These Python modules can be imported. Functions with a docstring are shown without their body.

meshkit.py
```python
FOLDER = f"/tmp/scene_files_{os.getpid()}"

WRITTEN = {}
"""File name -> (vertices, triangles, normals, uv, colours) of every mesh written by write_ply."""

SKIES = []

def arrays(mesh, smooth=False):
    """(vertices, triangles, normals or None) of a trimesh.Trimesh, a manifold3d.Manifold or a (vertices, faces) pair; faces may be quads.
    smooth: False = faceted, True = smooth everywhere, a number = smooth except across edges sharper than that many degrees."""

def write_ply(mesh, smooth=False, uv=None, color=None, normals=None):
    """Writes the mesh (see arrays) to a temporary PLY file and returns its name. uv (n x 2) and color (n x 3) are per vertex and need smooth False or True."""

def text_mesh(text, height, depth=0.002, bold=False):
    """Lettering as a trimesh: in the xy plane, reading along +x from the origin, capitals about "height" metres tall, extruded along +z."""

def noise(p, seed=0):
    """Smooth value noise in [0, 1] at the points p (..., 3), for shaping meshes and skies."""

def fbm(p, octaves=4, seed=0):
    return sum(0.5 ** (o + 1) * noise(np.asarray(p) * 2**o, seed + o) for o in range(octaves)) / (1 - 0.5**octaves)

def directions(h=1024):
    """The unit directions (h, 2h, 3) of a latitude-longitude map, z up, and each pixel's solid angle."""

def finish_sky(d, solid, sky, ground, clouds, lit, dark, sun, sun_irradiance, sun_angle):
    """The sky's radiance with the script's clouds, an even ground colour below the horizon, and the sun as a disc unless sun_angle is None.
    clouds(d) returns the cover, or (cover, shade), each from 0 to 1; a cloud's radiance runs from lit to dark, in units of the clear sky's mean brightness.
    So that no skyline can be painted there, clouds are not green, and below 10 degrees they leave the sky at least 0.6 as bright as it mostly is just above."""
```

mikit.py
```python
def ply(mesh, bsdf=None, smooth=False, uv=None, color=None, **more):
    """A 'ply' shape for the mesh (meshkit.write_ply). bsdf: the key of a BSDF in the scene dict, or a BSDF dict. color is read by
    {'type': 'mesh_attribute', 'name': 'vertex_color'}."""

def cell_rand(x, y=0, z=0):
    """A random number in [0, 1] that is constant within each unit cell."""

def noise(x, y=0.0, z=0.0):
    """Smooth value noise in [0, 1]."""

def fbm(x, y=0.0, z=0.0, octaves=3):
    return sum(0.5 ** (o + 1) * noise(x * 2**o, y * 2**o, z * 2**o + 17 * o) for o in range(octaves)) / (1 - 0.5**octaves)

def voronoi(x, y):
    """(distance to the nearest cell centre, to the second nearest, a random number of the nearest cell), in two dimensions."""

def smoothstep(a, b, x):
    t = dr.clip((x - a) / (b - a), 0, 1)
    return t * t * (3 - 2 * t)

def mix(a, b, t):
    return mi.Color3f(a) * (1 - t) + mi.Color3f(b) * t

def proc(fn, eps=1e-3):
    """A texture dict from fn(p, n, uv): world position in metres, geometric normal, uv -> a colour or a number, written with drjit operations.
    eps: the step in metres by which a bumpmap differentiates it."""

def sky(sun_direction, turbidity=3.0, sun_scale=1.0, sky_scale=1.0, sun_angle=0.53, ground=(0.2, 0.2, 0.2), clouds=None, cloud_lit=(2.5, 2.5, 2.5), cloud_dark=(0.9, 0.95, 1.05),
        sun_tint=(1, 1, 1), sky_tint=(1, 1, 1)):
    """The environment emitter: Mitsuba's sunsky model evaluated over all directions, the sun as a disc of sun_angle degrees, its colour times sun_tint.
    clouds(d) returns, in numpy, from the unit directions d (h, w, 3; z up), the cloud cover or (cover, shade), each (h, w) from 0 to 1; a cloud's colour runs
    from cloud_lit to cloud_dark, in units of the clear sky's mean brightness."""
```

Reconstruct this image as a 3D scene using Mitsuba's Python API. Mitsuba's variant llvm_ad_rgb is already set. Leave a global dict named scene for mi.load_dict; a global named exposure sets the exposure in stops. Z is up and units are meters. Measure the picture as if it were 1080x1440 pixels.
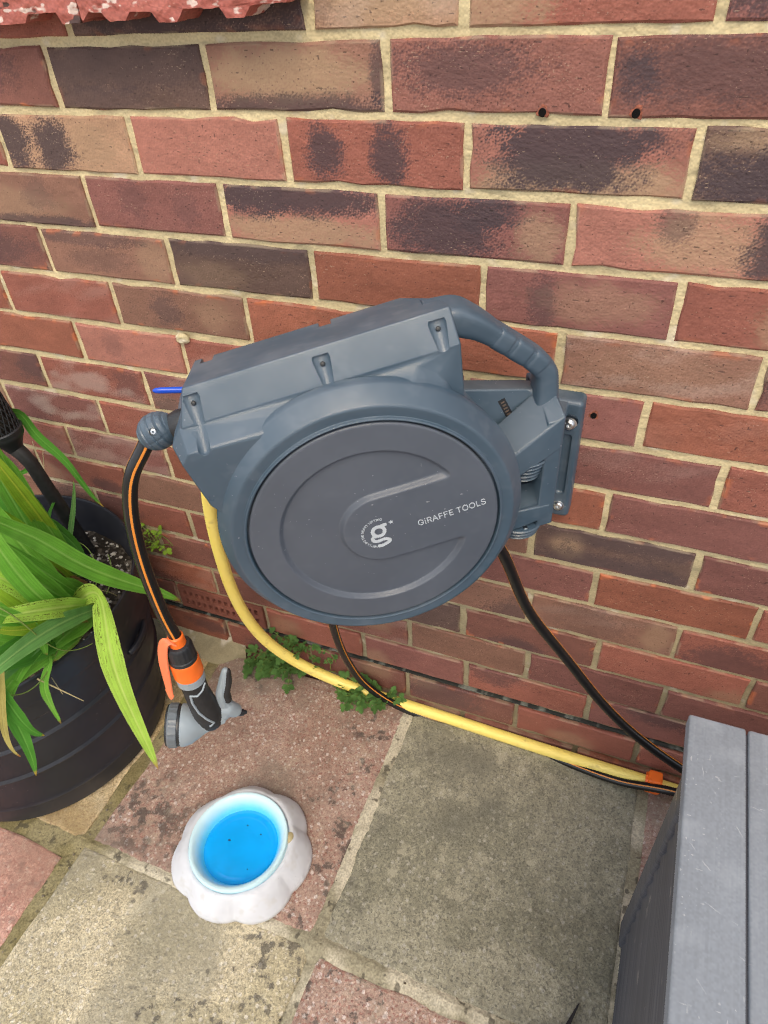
import math, random
import numpy as np, trimesh, manifold3d as m3
import drjit as dr, mitsuba as mi
import mikit, meshkit
from mikit import noise, fbm, voronoi, cell_rand, smoothstep, mix
from scipy.interpolate import CubicSpline
from shapely.geometry import Polygon, LineString, Point, box as sbox
from shapely.ops import unary_union
from shapely import affinity

rng = np.random.default_rng(7)
random.seed(7)
scene, labels = {'type': 'scene'}, {}

# ---------------------------------------------------------------- camera, sky, exposure
CAM = np.array([0.3331, -0.7987, 1.2203])
RIGHT = np.array([0.92778, 0.36934, -0.05302])
DOWN = np.array([0.19689, -0.60530, -0.77127])
FWD = np.array([-0.31695, 0.70513, -0.63430])
M = np.eye(4)
M[:3, 0], M[:3, 1], M[:3, 2], M[:3, 3] = -RIGHT, -DOWN, FWD, CAM
scene['camera'] = {'type': 'perspective', 'fov': 58.09, 'fov_axis': 'x', 'near_clip': 0.02, 'far_clip': 200.0,
                   'to_world': mi.ScalarTransform4f(M.tolist())}
scene['sky_light'] = mikit.sky([0.22, -0.58, 0.78], turbidity=3, sun_scale=0.30, sun_angle=30, sky_scale=1.0,
                               clouds=lambda d: 1.0, cloud_lit=(2.36, 2.45, 2.62), cloud_dark=(1.0, 1.0, 1.05), sun_tint=(1.0, 0.99, 0.97))
exposure = 2.57


# ---------------------------------------------------------------- helpers
def key_for(base):
    if base not in scene:
        return base
    k = 1
    while f'{base}_{k:03d}' in scene:
        k += 1
    return f'{base}_{k:03d}'


def put(base, mesh, bsdf, smooth=False, label=None, cat=None, group=None, kind=None, **more):
    key = key_for(base)
    scene[key] = mikit.ply(mesh, bsdf, smooth=smooth, **more)
    tag(key, label, cat, group, kind)
    return key


def tag(key, label=None, cat=None, group=None, kind=None):
    d = {k: v for k, v in (('label', label), ('category', cat), ('group', group), ('kind', kind)) if v}
    if d:
        labels[key] = d


def tm(man):
    m = man.to_mesh()
    return trimesh.Trimesh(np.array(m.vert_properties)[:, :3], np.array(m.tri_verts), process=False)


def rhull(pts, r, seg=12):
    """hull of small spheres: a convex solid with rounded edges"""
    s = m3.Manifold.sphere(r, seg)
    return m3.Manifold.batch_hull([s.translate(list(map(float, p))) for p in pts])


def rbox(lo, hi, r=0.003, seg=12):
    lo, hi = np.array(lo, float) + r, np.array(hi, float) - r
    return rhull([[x, y, z] for x in (lo[0], hi[0]) for y in (lo[1], hi[1]) for z in (lo[2], hi[2])], r, seg)


def spline(pts, n):
    p = np.asarray(pts, float)
    t = np.r_[0, np.cumsum(np.linalg.norm(np.diff(p, axis=0), axis=1))]
    return CubicSpline(t, p, axis=0)(np.linspace(0, t[-1], n))


def frames(p, ref=(0.3, 0.2, 1.0)):
    t = np.gradient(p, axis=0)
    t /= np.linalg.norm(t, axis=1, keepdims=True) + 1e-12
    a = np.array(ref, float)
    out = []
    for k in range(len(p)):
        a = a - t[k] * (a @ t[k])
        a /= np.linalg.norm(a)
        out.append(a.copy())
    a = np.array(out)
    return t, a, np.cross(t, a)


def tube(p, r, sides=20, caps=True, ref=(0.3, 0.2, 1.0), lo=0.0, hi=2 * math.pi, square=None):
    """sweep a circle (or an arc of it, lo..hi) of radius r (number or per point) along the points p"""
    p = np.asarray(p, float)
    n = len(p)
    r = np.broadcast_to(r, (n,))
    t, a, b = frames(p, ref)
    full = hi - lo > 6.28
    ang = lo + np.arange(sides) * (hi - lo) / (sides if full else sides - 1)
    if square:                                              # a rounded rectangle instead of a circle: (half width, half height) as shares of r
        k = (np.abs(np.cos(ang)) ** 3.6 + np.abs(np.sin(ang)) ** 3.6) ** (-1 / 3.6)
        a, b = a * square[0], b * square[1]
        r = r[:, None] * k[None, :]
    else:
        r = np.repeat(r[:, None], sides, 1)
    v = p[:, None] + r[:, :, None] * (np.cos(ang)[None, :, None] * a[:, None] + np.sin(ang)[None, :, None] * b[:, None])
    v = v.reshape(-1, 3)
    f = []
    m = sides if full else sides - 1
    for i in range(n - 1):
        for j in range(m):
            j2 = (j + 1) % sides
            A, B, C, D = i * sides + j, i * sides + j2, (i + 1) * sides + j2, (i + 1) * sides + j
            f += [[A, B, C], [A, C, D]]
    if caps and full:
        v = np.vstack([v, p[:1], p[-1:]])
        for j in range(sides):
            j2 = (j + 1) % sides
            f += [[len(v) - 2, j2, j], [len(v) - 1, (n - 1) * sides + j, (n - 1) * sides + j2]]
    return trimesh.Trimesh(v, np.array(f), process=False)


def lathe(profile, sides=64, origin=(0, 0, 0), axis=(0, 0, 1), radial=None):
    """revolve (radius, height) pairs about an axis; radial(ang, i) scales a radius"""
    pr = np.asarray(profile, float)
    ax = np.array(axis, float)
    ax /= np.linalg.norm(ax)
    a = np.cross(ax, [0.1, 0.9, 0.3] if abs(ax[1]) < 0.9 else [1, 0, 0])
    a /= np.linalg.norm(a)
    b = np.cross(ax, a)
    ang = np.arange(sides) * 2 * math.pi / sides
    v = []
    for i, (r, h) in enumerate(pr):
        rr = r * (radial(ang, i) if radial else np.ones(sides))
        v.append(np.array(origin) + h * ax + rr[:, None] * (np.cos(ang)[:, None] * a + np.sin(ang)[:, None] * b))
    v = np.vstack(v)
    f = []
    for i in range(len(pr) - 1):
        for j in range(sides):
            j2 = (j + 1) % sides
            A, B, C, D = i * sides + j, i * sides + j2, (i + 1) * sides + j2, (i + 1) * sides + j
            f += [[A, B, C], [A, C, D]]
    return trimesh.Trimesh(v, np.array(f), process=False)


def bsdf(key, color, rough=0.5, spec=0.5, bump=None, bump_scale=0.001, eps=5e-4, **more):
    c = mikit.proc(color) if callable(color) else {'type': 'rgb', 'value': list(color)}
    d = {'type': 'principled', 'base_color': c, 'roughness': mikit.proc(rough) if callable(rough) else float(rough), 'specular': float(spec), **more}
    if bump is not None:
        d = {'type': 'bumpmap', 'nested': d, 'arbitrary': mikit.proc(bump, eps=eps), 'scale': float(bump_scale)}
    scene[key] = {'type': 'twosided', 'nested': d}
    return key


# ---------------------------------------------------------------- materials
# brick colour: every brick has a number (the whole part of its u) that picks its row of this table
BRICK_ROWS = []          # base rgb, [cx, cy, rx, ry, s] dark 1, dark 2, pale 1, chip amount, bloom
NCOL = 3 + 5 * 3 + 2
_tab = {}


def col(row, k):
    return dr.gather(mi.Float, _tab['t'], mi.UInt32(row * NCOL + k))


def brick_color(p, n, uv):
    row = mi.UInt32(dr.clip(dr.floor(uv.x), 0, len(BRICK_ROWS) - 1))
    s = (uv.x - dr.floor(uv.x) - 0.1) / 0.8
    t = uv.y
    c = mi.Color3f(col(row, 0), col(row, 1), col(row, 2))
    big = fbm(p.x * 22, p.y * 22, p.z * 34, 3)
    fine = noise(p.x * 470 + p.z * 350, p.y * 580, p.z * 470 - p.x * 350)
    mid = fbm(p.x * 150, p.y * 150, p.z * 150, 2)
    c *= (0.80 + 0.34 * big + 0.20 * (mid - 0.5)) * (0.84 + 0.32 * fine)
    wob = 0.55 * (fbm(p.x * 45, p.y * 45, p.z * 45, 2) - 0.5) + 0.6 * (fine - 0.5) + 0.35 * (mid - 0.5)

    def blob(k):
        d = dr.sqrt(dr.square((s - col(row, k)) / col(row, k + 2)) + dr.square((t - col(row, k + 1)) / col(row, k + 3)))
        return col(row, k + 4) * (1 - smoothstep(0.55, 1.25, d + wob))

    c = mix(c, mi.Color3f(0.36, 0.245, 0.155), blob(13) * (0.65 + 0.45 * fine))
    c = mix(c, mi.Color3f(0.058, 0.041, 0.048), dr.minimum(blob(3) + blob(8), 0.93))
    # pale grains, dark pits, orange chips along the arrises
    c = mix(c, mi.Color3f(0.42, 0.30, 0.21), 0.5 * smoothstep(0.80, 0.92, noise(p.x * 560 + 7, p.y * 560, p.z * 560)) * smoothstep(0.3, 0.8, noise(p.x * 50, 3, p.z * 50)))
    c = mix(c, mi.Color3f(0.03, 0.02, 0.018), 0.6 * smoothstep(0.86, 0.93, noise(p.x * 330 + 31, p.y * 330, p.z * 330 + 5)))
    edge = dr.minimum(dr.minimum(s, 1 - s) * 3.2, dr.minimum(t, 1 - t))
    chip = smoothstep(0.0, 0.13, 0.14 - edge) * smoothstep(0.66, 0.76, fbm(p.x * 55 + 3, p.y * 20, p.z * 55, 2)) * col(row, 18)
    c = mix(c, mi.Color3f(0.46, 0.14, 0.06), chip)
    c = mix(c, mi.Color3f(0.48, 0.40, 0.36), col(row, 19) * smoothstep(0.42, 0.8, fbm(p.x * 16 + p.z * 9, p.y * 9, p.z * 34 - p.x * 10, 2) + 0.22 * (fine - 0.5)) * 0.45)
    # a dusting of mortar over the arris
    c = mix(c, mi.Color3f(0.40, 0.33, 0.23), smoothstep(0.0, 0.05, 0.055 - edge) * smoothstep(0.5, 0.62, fbm(p.x * 40, 9, p.z * 40, 2)) * 0.35)
    return c


def brick_bump(p, n, uv):
    return 0.5 * fbm(p.x * 120, p.y * 120, p.z * 120, 2) + 0.5 * fbm(p.x * 420, p.y * 420, p.z * 420, 2)


bsdf('brick_face', brick_color, 0.75, 0.35, bump=brick_bump, bump_scale=0.0016)


def mortar_color(p, n, uv):
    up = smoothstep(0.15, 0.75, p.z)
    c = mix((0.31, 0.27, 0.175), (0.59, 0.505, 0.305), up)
    c *= 0.74 + 0.44 * fbm(p.x * 14, p.y * 14, p.z * 20, 3)
    c *= 0.84 + 0.32 * noise(p.x * 520, p.y * 520, p.z * 520)
    c = mix(c, mi.Color3f(0.16, 0.15, 0.11), 0.35 * smoothstep(0.6, 0.8, fbm(p.x * 26 + 5, 2, p.z * 70, 3)))
    c = mix(c, mi.Color3f(0.66, 0.63, 0.56), 0.4 * smoothstep(0.66, 0.8, fbm(p.x * 34 + 11, 7, p.z * 34, 3)))
    return c


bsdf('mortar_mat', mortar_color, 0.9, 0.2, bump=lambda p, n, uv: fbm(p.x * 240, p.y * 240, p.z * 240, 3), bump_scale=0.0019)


def slab_fn(base, alt, moss, ag1, ag2, blotch, pale):
    def fn(p, n, uv):
        f = fbm(p.x * 9 + 3, p.y * 9, 1, 4)
        c = mix(base, alt, smoothstep(0.35, 0.65, f))
        c *= 0.80 + 0.4 * fbm(p.x * 60, p.y * 60, 4, 3)
        d1, d2, r1 = voronoi(p.x * 190, p.y * 190)
        c = mix(c, mi.Color3f(ag1), smoothstep(0.45, 0.28, d1) * smoothstep(0.66, 1.0, r1) * 0.45)
        c = mix(c, mi.Color3f(ag2), smoothstep(0.45, 0.28, d1) * smoothstep(0.30, 0.02, r1) * 0.5)
        e1, e2, r2 = voronoi(p.x * 85 + 11, p.y * 85 + 4)
        c = mix(c, mi.Color3f(ag1), smoothstep(0.30, 0.20, e1) * smoothstep(0.78, 0.84, r2) * 0.6)
        g = noise(p.x * 700, p.y * 700, 5)
        c *= (0.74 + 0.52 * g) * (0.86 + 0.28 * noise(p.x * 200 + p.y * 160, p.y * 200 - p.x * 160, 6))
        c = mix(c, mi.Color3f(ag2), 0.55 * smoothstep(0.74, 0.84, noise(p.x * 310 + p.y * 240, p.y * 310 - p.x * 240, 9)))
        m = smoothstep(0.48, 0.68, fbm(p.x * 6 + 21, p.y * 6 + 9, 2, 4))
        c = mix(c, mi.Color3f(moss), m * 0.55)
        patchy = smoothstep(0.50, 0.66, fbm(p.x * 6 + 60, p.y * 6 + 17, 5, 2))
        b = smoothstep(0.66, 0.80, fbm(p.x * 64 + p.y * 30 + 40, p.y * 64 - p.x * 30 + 7, 3, 3) + 0.20 * (g - 0.5) + 0.10 * (patchy - 0.6)) * blotch * (0.2 + 0.8 * patchy)
        own = smoothstep(0.19, 0.02, dr.sqrt(dr.square(p.x + 0.375) + dr.square((p.y + 0.395) * 1.4)))
        b = dr.maximum(b, smoothstep(0.50, 0.66, fbm(p.x * 64 + p.y * 30 + 4, p.y * 64 - p.x * 30 + 3, 7, 3) + 0.25 * (g - 0.5) + 0.10 * (own - 0.6)) * own * blotch)
        c = mix(c, mi.Color3f(0.055, 0.050, 0.047), b * 0.9)
        w = 0.75 * smoothstep(0.60, 0.85, fbm(p.x * 42 + 80, p.y * 42 + 31, 8, 3) + 0.16 * (g - 0.5)) * pale
        c = mix(c, mi.Color3f(0.46, 0.43, 0.33), w)
        return c
    return fn


slab_bump = lambda p, n, uv: 0.6 * fbm(p.x * 170, p.y * 170, p.z * 170, 2) + 0.4 * noise(p.x * 520, p.y * 520, p.z * 520)
bsdf('slab_pink', slab_fn((0.295, 0.20, 0.16), (0.355, 0.25, 0.205), (0.18, 0.15, 0.125), (0.60, 0.54, 0.51), (0.24, 0.085, 0.065), 0.85, 0.25), 0.8, 0.3, bump=slab_bump, bump_scale=0.0026)
bsdf('slab_grey', slab_fn((0.213, 0.203, 0.150), (0.27, 0.255, 0.192), (0.115, 0.113, 0.094), (0.36, 0.345, 0.30), (0.10, 0.095, 0.075), 0.35, 0.55), 0.8, 0.3, bump=slab_bump, bump_scale=0.0026)
bsdf('slab_yellow', slab_fn((0.37, 0.325, 0.215), (0.45, 0.395, 0.275), (0.23, 0.215, 0.165), (0.58, 0.54, 0.46), (0.17, 0.155, 0.12), 0.8, 0.5), 0.8, 0.3, bump=slab_bump, bump_scale=0.003)
bsdf('slab_salmon', slab_fn((0.40, 0.22, 0.175), (0.45, 0.27, 0.22), (0.27, 0.16, 0.12), (0.55, 0.42, 0.36), (0.30, 0.11, 0.085), 0.3, 0.2), 0.8, 0.3, bump=slab_bump, bump_scale=0.0022)
bsdf('slab_cream', slab_fn((0.40, 0.31, 0.17), (0.46, 0.37, 0.23), (0.24, 0.16, 0.07), (0.5, 0.42, 0.3), (0.2, 0.13, 0.06), 0.1, 0.3), 0.7, 0.35, bump=slab_bump, bump_scale=0.002)


def joint_color(p, n, uv):
    c = mix((0.28, 0.255, 0.18), (0.48, 0.44, 0.34), smoothstep(0.35, 0.65, fbm(p.x * 17, p.y * 17, 6, 3)))
    algae = smoothstep(-0.33, -0.45, p.x) * 0.75
    c = mix(c, mi.Color3f(0.17, 0.14, 0.05), algae)
    c *= 0.72 + 0.5 * noise(p.x * 500, p.y * 500, 2)
    return mix(c, mi.Color3f(0.05, 0.045, 0.035), smoothstep(0.66, 0.78, fbm(p.x * 75 + 3, p.y * 75, 9, 3)) * 0.7)


bsdf('joint_mortar', joint_color, 0.9, 0.2, bump=lambda p, n, uv: fbm(p.x * 210, p.y * 210, p.z * 210, 3), bump_scale=0.003)


def ground_color(p, n, uv):
    far = mi.Color3f(0.22, 0.19, 0.15) * (0.8 + 0.4 * fbm(p.x * 3, p.y * 3, 0, 3))
    dirt = mi.Color3f(0.055, 0.042, 0.03) * (0.5 + 1.0 * fbm(p.x * 90, p.y * 90, 0, 3))
    return mix(dirt, far, smoothstep(-0.06, -1.2, p.y))


bsdf('ground_mat', ground_color, 0.95, 0.2, bump=lambda p, n, uv: fbm(p.x * 160, p.y * 160, 0, 3), bump_scale=0.004)


def plastic(c, dust=(0.35, 0.35, 0.36), amt=0.14):
    def fn(p, n, uv):
        d = fbm(p.x * 14, p.y * 14, p.z * 14, 4)
        k = mi.Color3f(c) * (0.9 + 0.2 * d)
        k = mix(k, mi.Color3f(dust), amt * smoothstep(0.35, 0.75, d) * dr.maximum(n.z, 0.25))
        k = mix(k, mi.Color3f(0.40, 0.41, 0.43), 0.25 * amt * smoothstep(0.55, 0.8, fbm(p.x * 9 + p.z * 70, p.y * 80, p.z * 9 - p.x * 40, 3)))
        k = mix(k, mi.Color3f(0.55, 0.56, 0.58), 0.30 * smoothstep(0.92, 0.96, noise(p.x * 340, p.y * 300, p.z * 300)) * smoothstep(0.55, 0.7, fbm(p.x * 8 + 4, p.y * 8, p.z * 8, 2)))
        return k
    return fn


grain = lambda p, n, uv: noise(p.x * 1100, p.y * 1100, p.z * 1100)
bsdf('reel_plastic', plastic((0.042, 0.073, 0.108)), lambda p, n, uv: 0.30 + 0.14 * fbm(p.x * 30, p.y * 30, p.z * 30, 2), 0.75, bump=grain, bump_scale=0.00022, eps=2e-4)
bsdf('reel_plastic_plain', (0.052, 0.080, 0.108), 0.42, 0.5)
bsdf('cover_plastic', plastic((0.072, 0.086, 0.112), amt=0.06), lambda p, n, uv: 0.36 + 0.12 * fbm(p.x * 30, p.y * 30, p.z * 30, 2), 0.5, bump=grain, bump_scale=0.00018, eps=2e-4)
bsdf('print_grey', (0.42, 0.46, 0.50), 0.6, 0.3)
bsdf('label_mark', (0.10, 0.075, 0.06), 0.6, 0.3)
bsdf('dark_plastic', (0.018, 0.02, 0.024), 0.4, 0.5)
bsdf('hose_black', lambda p, n, uv: mi.Color3f(0.009, 0.009, 0.010) * (0.8 + 0.5 * fbm(p.x * 70, p.y * 70, p.z * 70, 2)), 0.27, 0.55)
bsdf('hose_orange', (0.62, 0.22, 0.03), 0.35, 0.5)


def yellow_fn(p, n, uv):
    c = mix((0.83, 0.65, 0.13), (0.84, 0.69, 0.20), fbm(p.x * 25, p.y * 25, p.z * 25, 3))
    return mix(c, mi.Color3f(0.30, 0.22, 0.08), 0.35 * smoothstep(0.64, 0.85, fbm(p.x * 80, p.y * 80, p.z * 80, 3)))


bsdf('hose_yellow', yellow_fn, 0.4, 0.45)
bsdf('bright_orange', lambda p, n, uv: mi.Color3f(0.85, 0.16, 0.02) * (0.85 + 0.3 * fbm(p.x * 40, p.y * 40, p.z * 40, 2)), 0.4, 0.5)
bsdf('tag_orange', (0.80, 0.20, 0.09), 0.35, 0.5)
bsdf('gun_grey', plastic((0.26, 0.31, 0.35), amt=0.05), 0.38, 0.5)
bsdf('gun_dark_grey', (0.12, 0.14, 0.16), 0.4, 0.5)
bsdf('rubber_black', lambda p, n, uv: mi.Color3f(0.022, 0.022, 0.024) * (0.7 + 0.6 * fbm(p.x * 80, p.y * 80, p.z * 80, 2)), 0.5, 0.4)
bsdf('steel', (0.62, 0.64, 0.66), 0.28, 0.5, metallic=1.0)
bsdf('blue_plastic', (0.01, 0.07, 0.55), 0.25, 0.5)


def pot_fn(p, n, uv):
    c = mi.Color3f(0.014, 0.016, 0.024) * (0.75 + 0.5 * fbm(p.x * 12, p.y * 12, p.z * 12, 3))
    c = mix(c, mi.Color3f(0.07, 0.06, 0.05), 0.3 * smoothstep(0.10, 0.0, p.z + 0.05 * fbm(p.x * 30, p.y * 30, 0, 3)))
    return mix(c, mi.Color3f(0.30, 0.30, 0.30), 0.15 * smoothstep(0.93, 0.97, noise(p.x * 240, p.y * 240, p.z * 240)) * smoothstep(0.6, 0.7, fbm(p.x * 9, p.y * 9, p.z * 9, 2)))


bsdf('pot_plastic', pot_fn, lambda p, n, uv: 0.30 + 0.22 * fbm(p.x * 18, p.y * 18, p.z * 18, 3), 0.5,
     bump=lambda p, n, uv: fbm(p.x * 40, p.y * 40, p.z * 40, 3), bump_scale=0.0012)


def soil_fn(p, n, uv):
    return mix((0.02, 0.016, 0.012), (0.10, 0.085, 0.07), smoothstep(0.45, 0.75, fbm(p.x * 130, p.y * 130, p.z * 130, 3)))


bsdf('soil_mat', soil_fn, 0.95, 0.2, bump=lambda p, n, uv: fbm(p.x * 130, p.y * 130, p.z * 130, 3), bump_scale=0.006)
bsdf('grit_dark', lambda p, n, uv: mi.Color3f(0.17, 0.145, 0.11) * (0.3 + 1.3 * noise(p.x * 160, p.y * 160, p.z * 160)), 0.85, 0.3)
bsdf('grit_pale', lambda p, n, uv: mi.Color3f(0.34, 0.32, 0.29) * (0.35 + 1.1 * noise(p.x * 160, p.y * 160, p.z * 160)), 0.8, 0.3)


def leaf_fn(base, rib, tip, spots=0.0):
    """strap leaf: u across (0..1), v along (0..1)"""
    def fn(p, n, uv):
        v = uv.y
        x = dr.abs(uv.x - 0.5) * 2
        k = fbm(p.x * 30, p.y * 30, p.z * 30, 3)
        c = mi.Color3f(base) * (0.72 + 0.5 * k)
        st = noise(uv.x * 46, v * 2.0, 3)
        c *= (0.84 + 0.30 * st) * (0.93 + 0.14 * noise(uv.x * 95, v * 1.2, 8))
        c = mix(c, mi.Color3f(rib), 0.30 * smoothstep(0.62, 0.8, fbm(p.x * 14, p.y * 14, p.z * 14, 3)))
        c = mix(c, mi.Color3f(rib), 0.75 * smoothstep(0.14, 0.03, x))
        c = mix(c, mi.Color3f(rib), 0.35 * smoothstep(0.86, 1.0, x))
        c = mix(c, mi.Color3f(tip), smoothstep(0.945, 0.985, v + 0.05 * (k - 0.5)))
        if spots:
            line = smoothstep(0.55, 0.75, noise(uv.x * 13 + 4, 1.5, 2))
            c = mix(c, mi.Color3f(0.06, 0.03, 0.015), spots * line * smoothstep(0.70, 0.78, noise(uv.x * 70, v * 90, 1)) * smoothstep(0.75, 0.45, v))
        return c
    return fn


def leaf_bsdf(key, fn, rough=0.42):
    scene[key] = {'type': 'principledthin', 'base_color': mikit.proc(fn), 'roughness': rough, 'diff_trans': 0.75, 'spec_trans': 0.0, 'eta': 1.45}


leaf_bsdf('leaf_bright', leaf_fn((0.165, 0.42, 0.055), (0.30, 0.55, 0.13), (0.30, 0.22, 0.06)))
leaf_bsdf('leaf_dark', leaf_fn((0.085, 0.27, 0.04), (0.17, 0.39, 0.08), (0.42, 0.30, 0.06)))
leaf_bsdf('leaf_lime', leaf_fn((0.40, 0.64, 0.10), (0.55, 0.70, 0.20), (0.45, 0.28, 0.10), 0.9))
leaf_bsdf('leaf_yellow', leaf_fn((0.29, 0.47, 0.045), (0.58, 0.62, 0.08), (0.30, 0.22, 0.06)))
leaf_bsdf('leaf_teal', leaf_fn((0.15, 0.34, 0.10), (0.28, 0.46, 0.16), (0.30, 0.22, 0.06)))
leaf_bsdf('leaf_brown', leaf_fn((0.42, 0.36, 0.12), (0.48, 0.42, 0.16), (0.40, 0.18, 0.06)))
leaf_bsdf('weed_leaf', lambda p, n, uv: mi.Color3f(0.11, 0.22, 0.065) * (0.55 + 0.9 * fbm(p.x * 60, p.y * 60, p.z * 60, 2)))
leaf_bsdf('sprig_leaf', lambda p, n, uv: mi.Color3f(0.20, 0.34, 0.04) * (0.7 + 0.6 * fbm(p.x * 60, p.y * 60, p.z * 60, 2)))
bsdf('stem_red', lambda p, n, uv: mix((0.22, 0.20, 0.05), (0.24, 0.09, 0.05), fbm(p.x * 20, p.y * 20, p.z * 20, 2)), 0.5, 0.4)
bsdf('stem_green', (0.15, 0.22, 0.05), 0.5, 0.4)
bsdf('straw', (0.42, 0.36, 0.20), 0.7, 0.3)


def plaster_fn(p, n, uv):
    c = mi.Color3f(0.56, 0.585, 0.635) * (0.90 + 0.16 * fbm(p.x * 30, p.y * 30, p.z * 30, 3))
    c = mix(c, mi.Color3f(0.42, 0.40, 0.36), 0.28 * smoothstep(0.55, 0.85, fbm(p.x * 75 + 2, p.y * 75, p.z * 75, 3)))
    c = mix(c, mi.Color3f(0.35, 0.31, 0.25), 0.5 * smoothstep(0.012, 0.0, p.z))
    return c


bsdf('plaster_white', plaster_fn, 0.55, 0.4, bump=lambda p, n, uv: fbm(p.x * 90, p.y * 90, p.z * 90, 3), bump_scale=0.0012)


def liner_fn(p, n, uv):
    g = smoothstep(0.0535, 0.029, p.z)
    return mix((0.52, 0.72, 0.79), (0.10, 0.55, 0.78), g)


bsdf('liner_glaze', liner_fn, 0.25, 0.5)
bsdf('blue_liquid', lambda p, n, uv: mi.Color3f(0.002, 0.33, 0.80) * (0.90 + 0.2 * fbm(p.x * 28, p.y * 28, 0, 3)), 0.10, 0.45)
bsdf('debris', (0.02, 0.05, 0.09), 0.8, 0.2)

SCR = [(0.463, -0.30, 0.468, -0.345), (0.495, -0.327, 0.503, -0.324), (0.497, -0.352, 0.57, -0.367), (0.475, -0.345, 0.512, -0.40), (0.495, -0.423, 0.503, -0.437),
       (0.52, -0.355, 0.538, -0.352), (0.50, -0.50, 0.545, -0.515), (0.46, -0.46, 0.50, -0.475), (0.452, -0.55, 0.485, -0.56), (0.535, -0.40, 0.529, -0.43),
       (0.51, -0.44, 0.56, -0.52), (0.47, -0.53, 0.478, -0.538), (0.455, -0.41, 0.475, -0.435), (0.515, -0.57, 0.56, -0.555), (0.6, -0.4, 0.7, -0.45), (0.75, -0.5, 0.8, -0.62)]


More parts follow.
